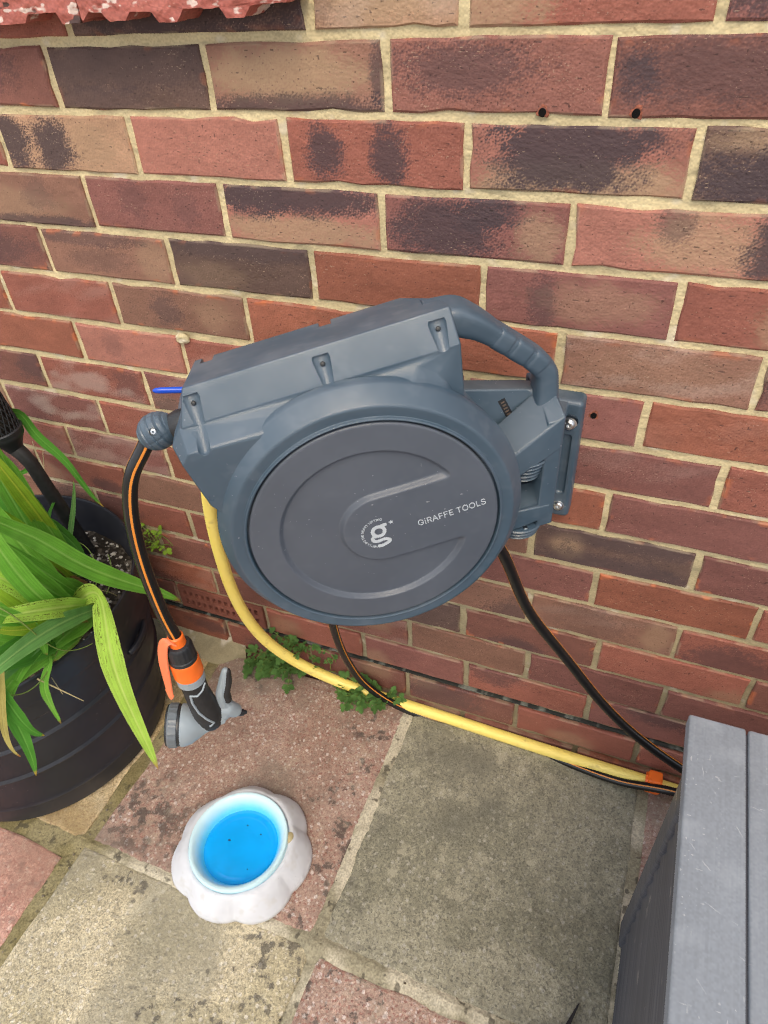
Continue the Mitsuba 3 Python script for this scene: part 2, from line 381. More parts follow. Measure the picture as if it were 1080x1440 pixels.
def lid_fn(p, n, uv):
    c = mi.Color3f(0.185, 0.205, 0.235) * (0.86 + 0.3 * fbm(p.x * 12, p.y * 12, p.z * 12, 4))
    st = noise(p.x * 700, p.y * 14, p.z * 700)
    c *= (0.94 + 0.12 * st) * (0.9 + 0.2 * noise(p.x * 500, p.y * 500, p.z * 500))
    c = mix(c, mi.Color3f(0.36, 0.39, 0.43), 0.22 * smoothstep(0.45, 0.8, fbm(p.x * 30 + 5, p.y * 30, 1, 4)))
    wob = 0.004 * (fbm(p.x * 60, p.y * 60, 3, 2) - 0.5)
    tot = mi.Float(0)
    for x0, y0, x1, y1 in SCR:
        dx, dy = x1 - x0, y1 - y0
        L = dx * dx + dy * dy
        h = dr.clip(((p.x - x0) * dx + (p.y - y0) * dy) / L, 0, 1)
        d = dr.sqrt(dr.square(p.x + wob - x0 - h * dx) + dr.square(p.y + wob - y0 - h * dy))
        tot = dr.maximum(tot, smoothstep(0.0008, 0.0002, d) * smoothstep(0.3, 0.9, noise(p.x * 130, p.y * 130, 7)))
    c = mix(c, mi.Color3f(0.42, 0.44, 0.47), 0.45 * tot)
    return mix(c, mi.Color3f(0.5, 0.51, 0.53), 0.4 * smoothstep(0.88, 0.95, noise(p.x * 330, p.y * 330, 2)) * smoothstep(0.5, 0.7, fbm(p.x * 14, p.y * 14, 4, 2)))


bsdf('lid_plastic', lid_fn, lambda p, n, uv: 0.42 + 0.2 * fbm(p.x * 25, p.y * 25, p.z * 25, 3), 0.5,
     bump=lambda p, n, uv: noise(p.x * 800, p.y * 10, p.z * 800), bump_scale=0.0004)


def boxside_fn(p, n, uv):
    c = mi.Color3f(0.068, 0.072, 0.088) * (0.8 + 0.4 * fbm(p.x * 10, p.y * 10, p.z * 10, 3))
    c *= 0.75 + 0.5 * noise(p.x * 8, p.y * 10, p.z * 420)
    return mix(c, mi.Color3f(0.3, 0.28, 0.25), 0.4 * smoothstep(0.72, 0.8, fbm(p.x * 40, p.y * 25, p.z * 60, 3)))


bsdf('box_side', boxside_fn, 0.42, 0.5, bump=lambda p, n, uv: noise(p.x * 8, p.y * 10, p.z * 420), bump_scale=0.0004)


def tile_fn(p, n, uv):
    c = mix((0.30, 0.075, 0.06), (0.42, 0.14, 0.11), fbm(p.x * 30, p.y * 60, p.z * 60, 3))
    c = mix(c, mi.Color3f(0.68, 0.58, 0.52), 0.8 * smoothstep(0.60, 0.70, fbm(p.x * 70 + 4, p.y * 70, p.z * 120, 3)))
    c = mix(c, mi.Color3f(0.06, 0.03, 0.025), smoothstep(0.66, 0.74, fbm(p.x * 50 + 34, p.y * 90, p.z * 90, 3)))
    return c * (0.8 + 0.4 * noise(p.x * 400, p.y * 400, p.z * 400))


bsdf('clay_tile', tile_fn, 0.55, 0.4, bump=lambda p, n, uv: fbm(p.x * 90, p.y * 90, p.z * 90, 3), bump_scale=0.005)
bsdf('fresh_brick', lambda p, n, uv: mi.Color3f(0.24, 0.085, 0.055) * (0.6 + 0.8 * noise(p.x * 500, p.y * 500, p.z * 500)), 0.9, 0.2)
bsdf('hole_dark', (0.008, 0.007, 0.007), 0.95, 0.1)
bsdf('dpc_mat', lambda p, n, uv: mix((0.025, 0.027, 0.026), (0.16, 0.17, 0.15), smoothstep(0.5, 0.7, fbm(p.x * 60, 1, p.z * 200, 3))), 0.6, 0.4)
bsdf('air_brick_mat', lambda p, n, uv: mi.Color3f(0.20, 0.075, 0.055) * (0.7 + 0.6 * fbm(p.x * 60, p.y * 60, p.z * 60, 3)), 0.8, 0.3, bump=brick_bump, bump_scale=0.0015)

# ---------------------------------------------------------------- ground and patio
v = np.array([[-60, -60, -0.03], [60, -60, -0.03], [60, 60, -0.03], [-60, 60, -0.03]], float)
put('ground', trimesh.Trimesh(v, [[0, 1, 2], [0, 2, 3]], process=False), 'ground_mat', kind='structure')


def joint_sheet():
    """the mortar that beds the slabs and fills their joints"""
    xs = np.r_[np.linspace(-3, -1.0, 12)[:-1], np.arange(-1.0, 0.75, 0.008), np.linspace(0.75, 3, 12)]
    ys = np.r_[np.linspace(-3, -1.05, 12)[:-1], np.arange(-1.05, -0.028, 0.008), [-0.026]]
    X, Y = np.meshgrid(xs, ys)
    P = np.stack([X, Y, X * 0], -1)
    Z = -0.009 + 0.007 * meshkit.fbm(P * 22, 3) + 0.004 * (meshkit.noise(P * 120) - 0.5)
    # two joints that were pointed nearly flush
    Z += 0.0055 * np.exp(-((X - 0.014) / 0.013) ** 2) * (Y > -0.5) + 0.006 * np.exp(-((Y + 0.480) / 0.012) ** 2) * (X > -0.47)
    n, m = X.shape
    i, j = np.meshgrid(np.arange(n - 1), np.arange(m - 1), indexing='ij')
    q = np.stack([i * m + j, i * m + j + 1, (i + 1) * m + j + 1, (i + 1) * m + j], -1).reshape(-1, 4)
    return np.stack([X, Y, Z], -1).reshape(-1, 3), q


put('patio', joint_sheet(), 'joint_mortar', smooth=True, kind='structure')


def slab_mesh(x0, x1, y0, y1, z=0.0, tilt=(0, 0)):
    def edge(a, b, n):
        return [(a[0] + (b[0] - a[0]) * k / n, a[1] + (b[1] - a[1]) * k / n) for k in range(n)]
    ring = edge((x0, y0), (x1, y0), 9) + edge((x1, y0), (x1, y1), 9) + edge((x1, y1), (x0, y1), 9) + edge((x0, y1), (x0, y0), 9)
    ring = np.array(ring)
    c = ring.mean(0)
    w = rng.normal(0, 0.0018, (len(ring), 1)) - 0.006 * (rng.random((len(ring), 1)) < 0.06)
    out = ring + (ring - c) / np.linalg.norm(ring - c, axis=1, keepdims=True) * w
    inn = out + (c - out) / np.linalg.norm(c - out, axis=1, keepdims=True) * (0.005 + rng.random((len(ring), 1)) * 0.004)
    n = len(ring)

    def lift(p, h):
        return np.c_[p, z + h + (p[:, 0] - c[0]) * tilt[0] + (p[:, 1] - c[1]) * tilt[1]]
    vv = np.vstack([lift(out, -0.04), lift(out, -0.004), lift(inn, 0), lift(c[None], 0)])
    f = []
    for k in range(n):
        k2 = (k + 1) % n
        for a in (0, n):
            f += [[a + k, a + k2, a + n + k2], [a + k, a + n + k2, a + n + k]]
        f.append([2 * n + k, 2 * n + k2, 3 * n])
    return trimesh.Trimesh(vv, np.array(f), process=False)


SLABS = [(0.022, 0.463, -0.471, -0.024, 'slab_grey', (0.001, 0.002)), (-0.433, 0.006, -0.470, -0.014, 'slab_pink', (0.002, -0.002)),
         (-0.440, 0.014, -0.935, -0.485, 'slab_yellow', (0, 0.003)), (0.031, 0.478, -0.955, -0.493, 'slab_pink', (0.002, 0)),
         (-0.910, -0.464, -0.955, -0.510, 'slab_salmon', (-0.003, 0.002)), (-0.905, -0.458, -0.474, -0.030, 'slab_cream', (0, 0)),
         (0.482, 0.925, -0.466, -0.026, 'slab_pink', (0, 0.002)), (0.493, 0.94, -0.955, -0.49, 'slab_yellow', (0, 0))]
for ix in range(-4, 5):
    for iy in range(0, 5):
        x0, y0 = 0.022 + 0.461 * ix, -0.024 - 0.468 * iy
        if -2 <= ix <= 1 and iy <= 1:
            continue
        SLABS.append((x0, x0 + 0.443, y0 - 0.445, y0, ['slab_grey', 'slab_pink', 'slab_yellow', 'slab_salmon'][int(rng.integers(4))], (0, 0)))
for x0, x1, y0, y1, m, t in SLABS:
    put('patio__slab', slab_mesh(x0, x1, y0, y1, 0.0, t), m, smooth=40)


def fillet():
    """rough bead of cement where the patio meets the wall, at the left"""
    xs = np.linspace(-0.95, -0.385, 90)
    rows = []
    for x in xs:
        w = 0.052 + 0.010 * (meshkit.noise(np.array([x * 30, 1, 2])) - 0.5) * 2
        w *= min(1, (xs[-1] - x) / 0.05 + 0.2)
        prof = [(0.004, 0.03), (-0.006, 0.024), (-0.3 * w, 0.015), (-0.65 * w, 0.010), (-w, 0.004), (-w - 0.006, -0.02)]
        rows.append([(x, y, z + 0.004 * (meshkit.fbm(np.array([x * 60, y * 60, 3.0]), 3) - 0.5) * (z > 0)) for y, z in prof])
    rows = np.array(rows)
    n, m = rows.shape[:2]
    i, j = np.meshgrid(np.arange(n - 1), np.arange(m - 1), indexing='ij')
    q = np.stack([i * m + j, (i + 1) * m + j, (i + 1) * m + j + 1, i * m + j + 1], -1).reshape(-1, 4)
    return rows.reshape(-1, 3), q


put('patio__cement_fillet', fillet(), 'mortar_mat', smooth=True)

# ---------------------------------------------------------------- brick wall
# upright joints that were measured on the wall, by course (0 at the top); the rest follow the bond
PERP = {0: [-0.40, -0.074, 0.096, 0.33], 1: [-0.448, -0.214, 0.011, 0.241], 2: [-0.575, -0.348, -0.124, 0.101, 0.333], 3: [-0.676, -0.449, -0.228, -0.003, 0.223],
        4: [-0.563, -0.332, -0.106, 0.124, 0.347], 5: [-0.685, -0.458, -0.221, 0.003, 0.226, 0.451], 6: [-0.562, -0.352, -0.125, 0.108, 0.337],
        7: [-0.674, -0.449, -0.22, 0.005, 0.225, 0.445], 8: [-0.572, -0.345, -0.118, 0.09, 0.314], 9: [-0.679, -0.451, -0.225, 0.0, 0.216, 0.447],
        10: [-0.564, -0.34, -0.11, 0.10, 0.318, 0.546], 11: [-0.67, -0.442, -0.22, 0.0, 0.224, 0.454], 12: [-0.536, -0.32, -0.11, 0.112, 0.343, 0.574],
        13: [-0.65, -0.424, -0.215, 0.008, 0.231, 0.461], 14: [-0.537, -0.314, -0.092, 0.121, 0.347], 15: [-0.65, -0.426, -0.22, 0.0, 0.222, 0.446]}
Z = lambda c: 1.185 - 0.075 * c
R_, DK, PK, OR, BR, PU, SA, WN = (0.27, 0.098, 0.072), (0.135, 0.083, 0.069), (0.34, 0.145, 0.112), (0.275, 0.100, 0.064), (0.235, 0.122, 0.088), (0.215, 0.090, 0.078), (0.37, 0.225, 0.145), (0.205, 0.088, 0.070)
no = (0.5, 0.5, 0.2, 0.2, 0)
KNOWN = {   # (course, brick counted from the measured joint at its left): base, dark, dark, pale, orange chips, white bloom
    (0, 0): (DK, (.5, .5, .7, .6, .8), no, no, .2, 0), (0, 1): (SA, (.05, .5, .1, .6, .3), no, (.5, .5, .5, .5, .8), .5, .4), (0, 2): (R_, no, no, (.1, .4, .25, .7, .8), .3, 0), (0, 3): (PU, (.4, .4, .5, .5, .8), no, no, 0, 0),
    (1, -1): (WN, (.4, .6, .4, .4, .5), no, no, 1, 0), (1, 0): (DK, (.5, .7, .8, .4, .4), (.3, .2, .3, .2, .3), no, .2, 0), (1, 1): (BR, (.5, 0, .8, .28, .75), (.98, .6, .05, .6, .7), (.45, .55, .5, .42, .9), 0, 0),
    (1, 2): (WN, (.35, .6, .35, .4, .55), no, no, .3, 0), (1, 3): (WN, (.5, .6, .5, .5, .5), (.1, .5, .1, .4, .4), no, .3, 0),
    (2, 0): (SA, (.08, .5, .14, .6, .9), (.40, .4, .16, .65, .9), (.7, .5, .2, .5, .4), .1, 0), (2, 1): (PK, no, no, no, .2, 0), (2, 2): (R_, (.22, .5, .11, .48, .85), (.60, .5, .11, .48, .85), no, .4, 0),
    (2, 3): (PK, (.45, .5, .36, .6, .97), (.55, .85, .4, .3, .8), (.55, .2, .6, .35, .9), .3, 0), (2, 4): (DK, (.5, .3, .7, .45, .9), no, (.4, .85, .4, .2, .6), .2, 0), (2, -1): (R_, no, no, no, .3, 0),
    (3, 0): (BR, (.6, .05, .6, .15, .7), (.6, .6, .15, .35, .3), (.3, .4, .5, .4, .4), 0, 0), (3, 1): (PU, (.35, .6, .12, .4, .25), (.75, .5, .1, .4, .25), no, .3, 0), (3, 2): (PK, (.5, .88, .7, .36, .9), (.2, .7, .2, .3, .6), (.5, .25, .7, .3, .8), .3, 0),
    (3, 3): (PU, (.35, .45, .33, .65, .85), (.6, .8, .2, .3, .7), (.85, .45, .14, .5, .6), .1, 0), (3, 4): (PK, (.93, .5, .16, .8, .9), (.45, .8, .1, .3, .5), (.6, .5, .3, .6, .75), .2, 0),
    (4, -1): (WN, (.4, .5, .5, .5, .5), no, no, .8, 0), (4, 0): (BR, (.4, .9, .5, .2, .5), (.45, .4, .3, .3, .25), (.9, .5, .15, .5, .4), .5, 0), (4, 1): (DK, (.5, .9, .7, .25, .5), no, (.3, .3, .3, .3, .2), .2, 0), (4, 2): (OR, no, no, no, .4, 0),
    (4, 3): (PU, (.32, .4, .09, .6, .5), no, (.6, .5, .35, .4, .35), .1, 0), (4, 4): (R_, no, no, (.55, .4, .2, .45, .5), .2, 0),
    (5, -1): (OR, no, no, no, .6, 0), (5, 0): (R_, no, no, no, .4, .25), (5, 1): (BR, (.4, .5, .12, .4, .5), no, (.78, .5, .15, .4, .3), .6, 0), (5, 2): (OR, no, no, no, 1, 0), (5, 3): (OR, no, no, no, .8, 0), (5, 4): (BR, no, no, (.5, .5, .5, .5, .15), .4, .5), (5, 5): (WN, (.4, .4, .5, .5, .5), no, no, .2, 0),
    (6, -1): (OR, no, no, no, .7, 0), (6, 0): (PK, (.35, .5, .1, .5, .25), no, no, .7, 0), (6, 1): (R_, no, no, no, .6, .3), (6, 3): (PU, no, no, no, .2, 0), (6, 4): (OR, no, no, no, .3, .1), (6, 5): (R_, no, no, no, .3, 0),
    (7, 0): (R_, (.85, .5, .15, .5, .4), no, no, .4, .8), (7, 3): (OR, no, no, no, .3, 0), (7, 4): (PU, no, no, no, .3, .2), (7, 5): (R_, no, no, no, .6, 0), (8, -1): (PU, no, no, no, .3, .9), (8, 0): (R_, no, no, no, .2, .2), (9, 0): (PU, no, no, no, .2, .5),
    (8, 3): (OR, no, no, (.15, .4, .15, .4, .3), .6, 0), (8, 4): (PU, no, no, no, .6, 0), (9, 4): (DK, (.5, .1, .6, .4, .6), (.5, .9, .6, .3, .5), (.22, .5, .12, .4, .55), .2, 0), (9, 5): (PU, no, no, no, .9, 0), (9, 3): (BR, no, no, no, .2, 0),
    (10, 4): (OR, no, no, no, .9, 0), (10, 5): (R_, no, no, no, .8, 0), (10, 3): (PU, no, no, no, .3, 0), (11, 4): (BR, (.4, .5, .3, .6, .25), no, (.88, .5, .1, .5, .4), .2, .2), (12, 2): (DK, (.5, .5, .8, .6, .25), no, no, .1, 0), (13, 3): (BR, no, no, no, .2, 0)}


def brick_mesh(x0, x1, z0, z1, row, depth=0.05, y=0.0):
    nx, nz = 7, 3
    ring = [(x0 + (x1 - x0) * k / nx, z0) for k in range(nx)] + [(x1, z0 + (z1 - z0) * k / nz) for k in range(nz)] + \
           [(x1 - (x1 - x0) * k / nx, z1) for k in range(nx)] + [(x0, z1 - (z1 - z0) * k / nz) for k in range(nz)]
    ring = np.array(ring)
    n = len(ring)
    c = np.array([(x0 + x1) / 2, (z0 + z1) / 2])
    outer = ring + rng.normal(0, 0.0006, ring.shape)
    bite = np.where((rng.random(n) < 0.08) & (np.arange(n) % (nx + nz) % nx != 0), 0.0035, 0) * rng.random(n)
    half = np.array([(x1 - x0) / 2, (z1 - z0) / 2])
    outer = c + (outer - c) * (1 - bite[:, None] / half)
    inn = c + (outer - c) * (1 - (0.0015 + 0.0016 * rng.random((n, 1))) / half)
    tl = rng.normal(0, 0.0022, 2)

    def lay(p, yy):
        return np.c_[p[:, 0], y + yy + (p[:, 0] - c[0]) * tl[0] + (p[:, 1] - c[1]) * tl[1], p[:, 1]]
    v = np.vstack([lay(outer, depth), lay(outer, 0.0022), lay(inn, 0.0), lay(c[None], -0.0003)])
    f = []
    for k in range(n):
        k2 = (k + 1) % n
        for a in (0, n):
            f += [[a + k, a + k2, a + n + k2], [a + k, a + n + k2, a + n + k]]
        f.append([2 * n + k, 2 * n + k2, 3 * n])
    s, t = np.clip((v[:, 0] - x0) / (x1 - x0), 0, 1), np.clip((v[:, 2] - z0) / (z1 - z0), 0, 1)
    return trimesh.Trimesh(v, np.array(f), process=False), np.c_[row + 0.1 + 0.8 * s, t]


def row_for(c, k):
    if (c, k) in KNOWN:
        b, d1, d2, s, ch, bl = KNOWN[(c, k)]
    else:
        b = [R_, PU, R_, BR, WN, OR, PU, WN][int(rng.integers(8))] if c > 5 else [R_, PU, DK, BR, PK][int(rng.integers(5))]
        u = rng.random(8)
        d1 = (u[0], u[1], .15 + .3 * u[2], .3 + .4 * u[3], .55 * (u[4] > .6))
        d2, s = no, (u[5], u[6], .2, .4, .4 * (u[7] > .65))
        ch, bl = (.2 + .6 * rng.random() * (rng.random() > .5)), .3 * (rng.random() > .8)
    j = 1 + 0.10 * rng.normal(0, 1)
    dim = 0.90 if c > 6 else 1.0
    return [*(np.array(b) * np.clip(j, .8, 1.2) * dim), *d1, *d2, *s, ch, bl]


bricks = []
for c in range(-4, 17):
    base = PERP.get(c)
    if base is None:
        base = [0.004 + 0.226 * k + (0 if c % 2 else 0.112) for k in range(-2, 2)]
    xs = list(base)
    while xs[0] > -1.25:
        xs.insert(0, xs[0] - 0.2265 + rng.normal(0, 0.002))
    left = len(xs) - len(base)
    while xs[-1] < 1.05:
        xs.append(xs[-1] + 0.2265 + rng.normal(0, 0.002))
    if c == 0:
        left = xs.index(-0.40)
    for k in range(len(xs) - 1):
        g0, g1 = 0.0048 + rng.normal(0, 0.0008), 0.0048 + rng.normal(0, 0.0008)
        x0, x1 = xs[k] + g0, xs[k + 1] - g1
        h = 0.0331 + rng.normal(0, 0.0006)
        zc = Z(c) + rng.normal(0, 0.0007)
        z0, z1 = zc - h, zc + h
        if c == 15:
            z0, z1 = 0.022, 0.087
        if c == 16:
            z0, z1 = -0.06, 0.006
        if c == 14 and abs(xs[k] + 0.537) < 0.01:
            continue                                                                    # the air brick
        bricks.append((x0, x1, z0, z1, row_for(c, k - left), float(np.clip(0.0006 * rng.normal(), -0.0012, 0.0006)) - (0.0 if c < 15 else 0.004)))
for r, (x0, x1, z0, z1, row, y) in enumerate(bricks):
    BRICK_ROWS.append(row)
    mesh, uv = brick_mesh(x0, x1, z0, z1, r, y=y)
    put('brick_wall__brick', mesh, 'brick_face', uv=uv)
_tab['t'] = mi.Float(np.array(BRICK_ROWS, np.float32).ravel())


def mortar_sheet():
    xs = np.r_[np.arange(-1.28, -0.85, 0.02), np.arange(-0.85, 0.65, 0.004), np.arange(0.65, 1.081, 0.02)]
    zs = np.r_[np.arange(-0.06, 1.24, 0.004), np.arange(1.24, 1.54, 0.02)]
    X, Zg = np.meshgrid(xs, zs)
    P = np.stack([X, X * 0, Zg], -1)
    Y = 0.0040 + 0.0034 * (meshkit.fbm(P * 38, 3) - 0.5) + 0.0014 * (meshkit.noise(P * 230) - 0.5)
    low = np.clip((0.35 - Zg) / 0.3, 0, 1)
    Y += 0.002 * low
    Y = np.where((X > -0.528) & (X < -0.322) & (Zg > 0.107) & (Zg < 0.164), 0.034, Y)
    n, m = X.shape
    i, j = np.meshgrid(np.arange(n - 1), np.arange(m - 1), indexing='ij')
    q = np.stack([i * m + j, i * m + j + 1, (i + 1) * m + j + 1, (i + 1) * m + j], -1).reshape(-1, 4)
    return np.stack([X, Y, Zg], -1).reshape(-1, 3), q


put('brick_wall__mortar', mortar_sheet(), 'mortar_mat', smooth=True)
tag('brick_wall', 'weathered red brick wall with pale sandy mortar joints behind the hose reel', 'wall')


def back_block():
    return trimesh.creation.box(extents=[2.36, 0.20, 1.62], transform=trimesh.transformations.translation_matrix([-0.1, 0.14, 0.73]))


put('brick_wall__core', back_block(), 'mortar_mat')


def wavy_strip(z, y0, h, amp):
    xs = np.linspace(-1.25, 1.05, 260)
    zz = z + np.array([amp * (meshkit.fbm(np.array([x * 18, 0.3, 1.0]), 3) - 0.5) for x in xs])
    yy = y0 + np.array([0.003 * (meshkit.fbm(np.array([x * 25, 4.3, 1.0]), 2) - 0.5) for x in xs])
    v = np.vstack([np.c_[xs, yy * 0 + 0.03, zz - h], np.c_[xs, yy, zz - h], np.c_[xs, yy, zz + h], np.c_[xs, yy * 0 + 0.03, zz + h]])
    n = len(xs)
    f = []
    for a in range(3):
        for k in range(n - 1):
            f += [[a * n + k, a * n + k + 1, (a + 1) * n + k + 1], [a * n + k, (a + 1) * n + k + 1, (a + 1) * n + k]]
    return trimesh.Trimesh(v, np.array(f), process=False)


put('brick_wall__damp_proof_strip', wavy_strip(0.0962, -0.002, 0.0016, 0.004), 'dpc_mat', label='dark damp proof strip above the lowest course')


def air_brick():
    m = m3.Manifold.cube([0.212, 0.03, 0.064]).translate([-0.531, -0.001, 0.1035])
    cuts = []
    for r in range(2):
        for k in range(13):
            cuts.append(m3.Manifold.cube([0.0085, 0.05, 0.016]).translate([-0.518 + k * 0.0148, -0.006, 0.114 + r * 0.026]))
    return tm(m - m3.Manifold.batch_boolean(cuts, m3.OpType.Add))


put('brick_wall__air_brick', air_brick(), 'air_brick_mat', smooth=False, label='red clay air brick with rows of slots low in the wall')
for x, z in [(0.180, 1.0795), (0.271, 1.0795), (0.277, 0.739)]:
    hole = lathe([(0.0001, -0.0006), (0.0034, -0.0007), (0.0040, -0.0004), (0.0046, 0.002)], 18, (x, 0, z), (0, 1, 0))
    put('brick_wall__drill_hole', hole, 'hole_dark', smooth=False)
    rim = lathe([(0.0036, -0.0004), (0.0045, -0.0005), (0.0058, 0.0002), (0.0063, 0.0016)], 20, (x + 0.0006, 0, z + 0.0012), (0, 1, 0), radial=lambda a, i: 1 + (0.22 * np.sin(3 * a + 60 * x) + 0.12 * np.sin(7 * a)) * (i > 1))
    put('brick_wall__chipped_rim', rim, 'fresh_brick', smooth=False)

# blob of filler on the wall by the reel
bl = trimesh.creation.icosphere(3, 0.010)
bl.vertices *= [1.3, 0.5, 0.8]
bl.vertices += 0.004 * (meshkit.noise(bl.vertices * 180)[:, None] - 0.5)
bl.apply_translation([-0.343, -0.002, 0.768])
put('brick_wall__mortar_blob', bl, 'mortar_mat', smooth=True)

# ---------------------------------------------------------------- clay tile sill at the top left
TEETH = [(-0.462, 1.170), (-0.42, 1.171), (-0.412, 1.179), (-0.37, 1.179), (-0.365, 1.169), (-0.338, 1.169)]
TEETH2 = [(-0.3365, 1.170), (-0.324, 1.179), (-0.307, 1.178), (-0.297, 1.169), (-0.276, 1.170), (-0.268, 1.178), (-0.24, 1.177), (-0.233, 1.168), (-0.210, 1.168), (-0.198, 1.178), (-0.154, 1.179),
          (-0.147, 1.169), (-0.126, 1.169), (-0.116, 1.178), (-0.074, 1.181)]


def tile(low, x0, x1):
    poly = Polygon(low + [(x1, 1.215), (x0, 1.215)]).buffer(-0.002).buffer(0.002)
    m = trimesh.creation.extrude_polygon(poly, 0.044, engine='earcut')
    m = m.subdivide_to_size(0.011)
    vv = np.c_[m.vertices[:, 0], -0.043 + m.vertices[:, 2], m.vertices[:, 1]]
    vv += 0.004 * (np.stack([meshkit.fbm(vv * 55 + k * 13, 3) for k in range(3)], -1) - 0.5)
    return trimesh.Trimesh(vv, m.faces[:, ::-1], process=False)


put('tile_sill__tile', tile([(-0.60, 1.172), (-0.56, 1.170), (-0.552, 1.178), (-0.51, 1.178), (-0.503, 1.170)] + TEETH, -0.60, -0.338), 'clay_tile', smooth=50)
put('tile_sill__tile', tile(TEETH2, -0.3365, -0.074), 'clay_tile', smooth=50)
for k in range(2):
    low = [(x - 0.264 * (k + 1), z) for x, z in TEETH2]
    if k:
        put('tile_sill__tile', tile(low, low[0][0], low[-1][0]), 'clay_tile', smooth=50)
tag('tile_sill', 'red clay tile sill with a lumpy toothed lower edge at the top left of the wall', 'window sill')

# ---------------------------------------------------------------- hose reel: a body frame (U along it, V up it, N out of its face)
RO = np.array([0.0875, -0.2771, 0.7250])
RU = np.array([0.84580, 0.49821, 0.19081])
RV = np.array([-0.16441, -0.09684, 0.98163])
RN = np.array([0.50754, -0.86163, 0.0])


def reel(p):
    p = np.atleast_2d(np.asarray(p, float))
    return RO + p[:, :1] * RU + p[:, 1:2] * RV + p[:, 2:3] * RN


def reel_mesh(m):
    m = tm(m) if hasattr(m, 'to_mesh') else m
    # (U, V, N) is right-handed as U x V = N
    flip = np.dot(np.cross(RU, RV), RN) < 0
    return trimesh.Trimesh(reel(m.vertices), m.faces[:, ::-1] if flip else m.faces, process=False)


def casing():
    r = 0.0026
    sp = [(-0.138, 0.1965, -0.0545), (0.132, 0.1970, -0.0545), (-0.138, 0.1790, -0.146), (0.096, 0.1790, -0.146), (0.130, 0.187, -0.100), (-0.151, 0.166, -0.0385), (0.133, 0.166, -0.0385), (-0.151, 0.150, -0.152), (0.112, 0.150, -0.152),
          (-0.160, 0.10, -0.0385), (0.126, 0.10, -0.0385), (-0.160, 0.10, -0.148), (0.12, 0.10, -0.148)]
    spine = rhull(sp, r)
    lo = []
    for n in (-0.0395, -0.139):
        lo += [(-0.155, 0.1630, n), (-0.169, 0.147, n), (-0.161, 0.078, n), (-0.13, 0.02, n), (0.10, 0.02, n)]
    for n in (-0.0135, -0.160):
        lo += [(-0.151, 0.1490, n), (-0.160, 0.139, n), (-0.154, 0.084, n), (-0.12, 0.02, n), (0.08, 0.02, n)]
    sph = m3.Manifold.sphere(r, 12)
    end = [m3.Manifold.sphere(0.017, 40).translate([u, v_, n]) for u, v_, n in ((0.092, 0.149, -0.058), (0.092, 0.149, -0.125), (0.074, 0.1355, -0.027), (0.074, 0.1355, -0.146), (0.100, 0.12, -0.035), (0.100, 0.12, -0.13))]
    body = spine + m3.Manifold.batch_hull([sph.translate(list(q)) for q in lo] + end)
    cut = []
    for u in (-0.134, 0.000, 0.118):
        a = m3.Manifold.cylinder(0.004, 0.0098, 0.0098, 28).rotate([90, 0, 0]).translate([u, 0.1925, -0.0440])
        b = m3.Manifold.sphere(0.0064, 24).translate([u - 0.001, 0.1500, -0.0125])
        c = m3.Manifold.cylinder(0.004, 0.0070, 0.0070, 28).rotate([90, 0, 0]).translate([u, 0.170, -0.0315])
        cut.append(m3.Manifold.batch_hull([a, c]) + m3.Manifold.batch_hull([c, b]))
        cut.append(m3.Manifold.cube([0.014, 0.045, 0.034]).translate([u - 0.007 + 0.01, 0.164, -0.162]))
    body = body - m3.Manifold.batch_boolean(cut, m3.OpType.Add)
    # screw hole at the lower left corner
    body = body - m3.Manifold.cylinder(0.02, 0.0032, 0.0032, 16).translate([-0.152, 0.092, -0.012])
    return body


put('hose_reel__casing', reel_mesh(casing()), 'reel_plastic', smooth=38)
for u in (-0.134, 0.0, 0.118):
    s = lathe([(0.0001, 0.0016), (0.0018, 0.0014), (0.0024, 0.0006), (0.0025, 0)], 16, (u, 0.183, -0.0480), (0, 0.5, 1))
    put('hose_reel__casing__screw', reel_mesh(s), 'dark_plastic', smooth=40)

drum = [(0.001, -0.172), (0.130, -0.172), (0.145, -0.168), (0.1580, -0.150), (0.1600, -0.130), (0.1605, -0.0865), (0.1593, -0.0858), (0.1593, -0.0848), (0.1605, -0.084), (0.1620, -0.046), (0.1696, -0.030), (0.1706, -0.024), (0.1702, -0.019), (0.1688, -0.0150),
        (0.1565, 0.0005), (0.1545, 0.0020), (0.1520, 0.0024), (0.1432, 0.0012), (0.1425, 0.0016), (0.1418, 0.0038), (0.1406, 0.0044), (0.1394, 0.0038), (0.1390, 0.0020), (0.1386, -0.004), (0.001, -0.004)]
put('hose_reel__drum_shell', reel_mesh(lathe(drum, 160)), 'reel_plastic', smooth=28)


def cover_height(u, v):
    r = np.hypot(u, v)
    h = 0.0062 - 0.010 * (r / 0.14) ** 2 * 0.25
    d_circle = 0.1055 - r                                    # inside the ring
    d_tongue = np.where(u > 0.008, np.abs(v) - 0.043, np.hypot(u - 0.008, v) - 0.043)
    a, b, k = d_circle, d_tongue, 0.008                      # rounded intersection of the two
    hh = np.clip(0.5 - 0.5 * (a - b) / k, 0, 1)
    d = a * hh + b * (1 - hh) - k * hh * (1 - hh)
    t = np.clip(d / 0.0055, 0, 1)
    return h - 0.0058 * t * t * (3 - 2 * t)


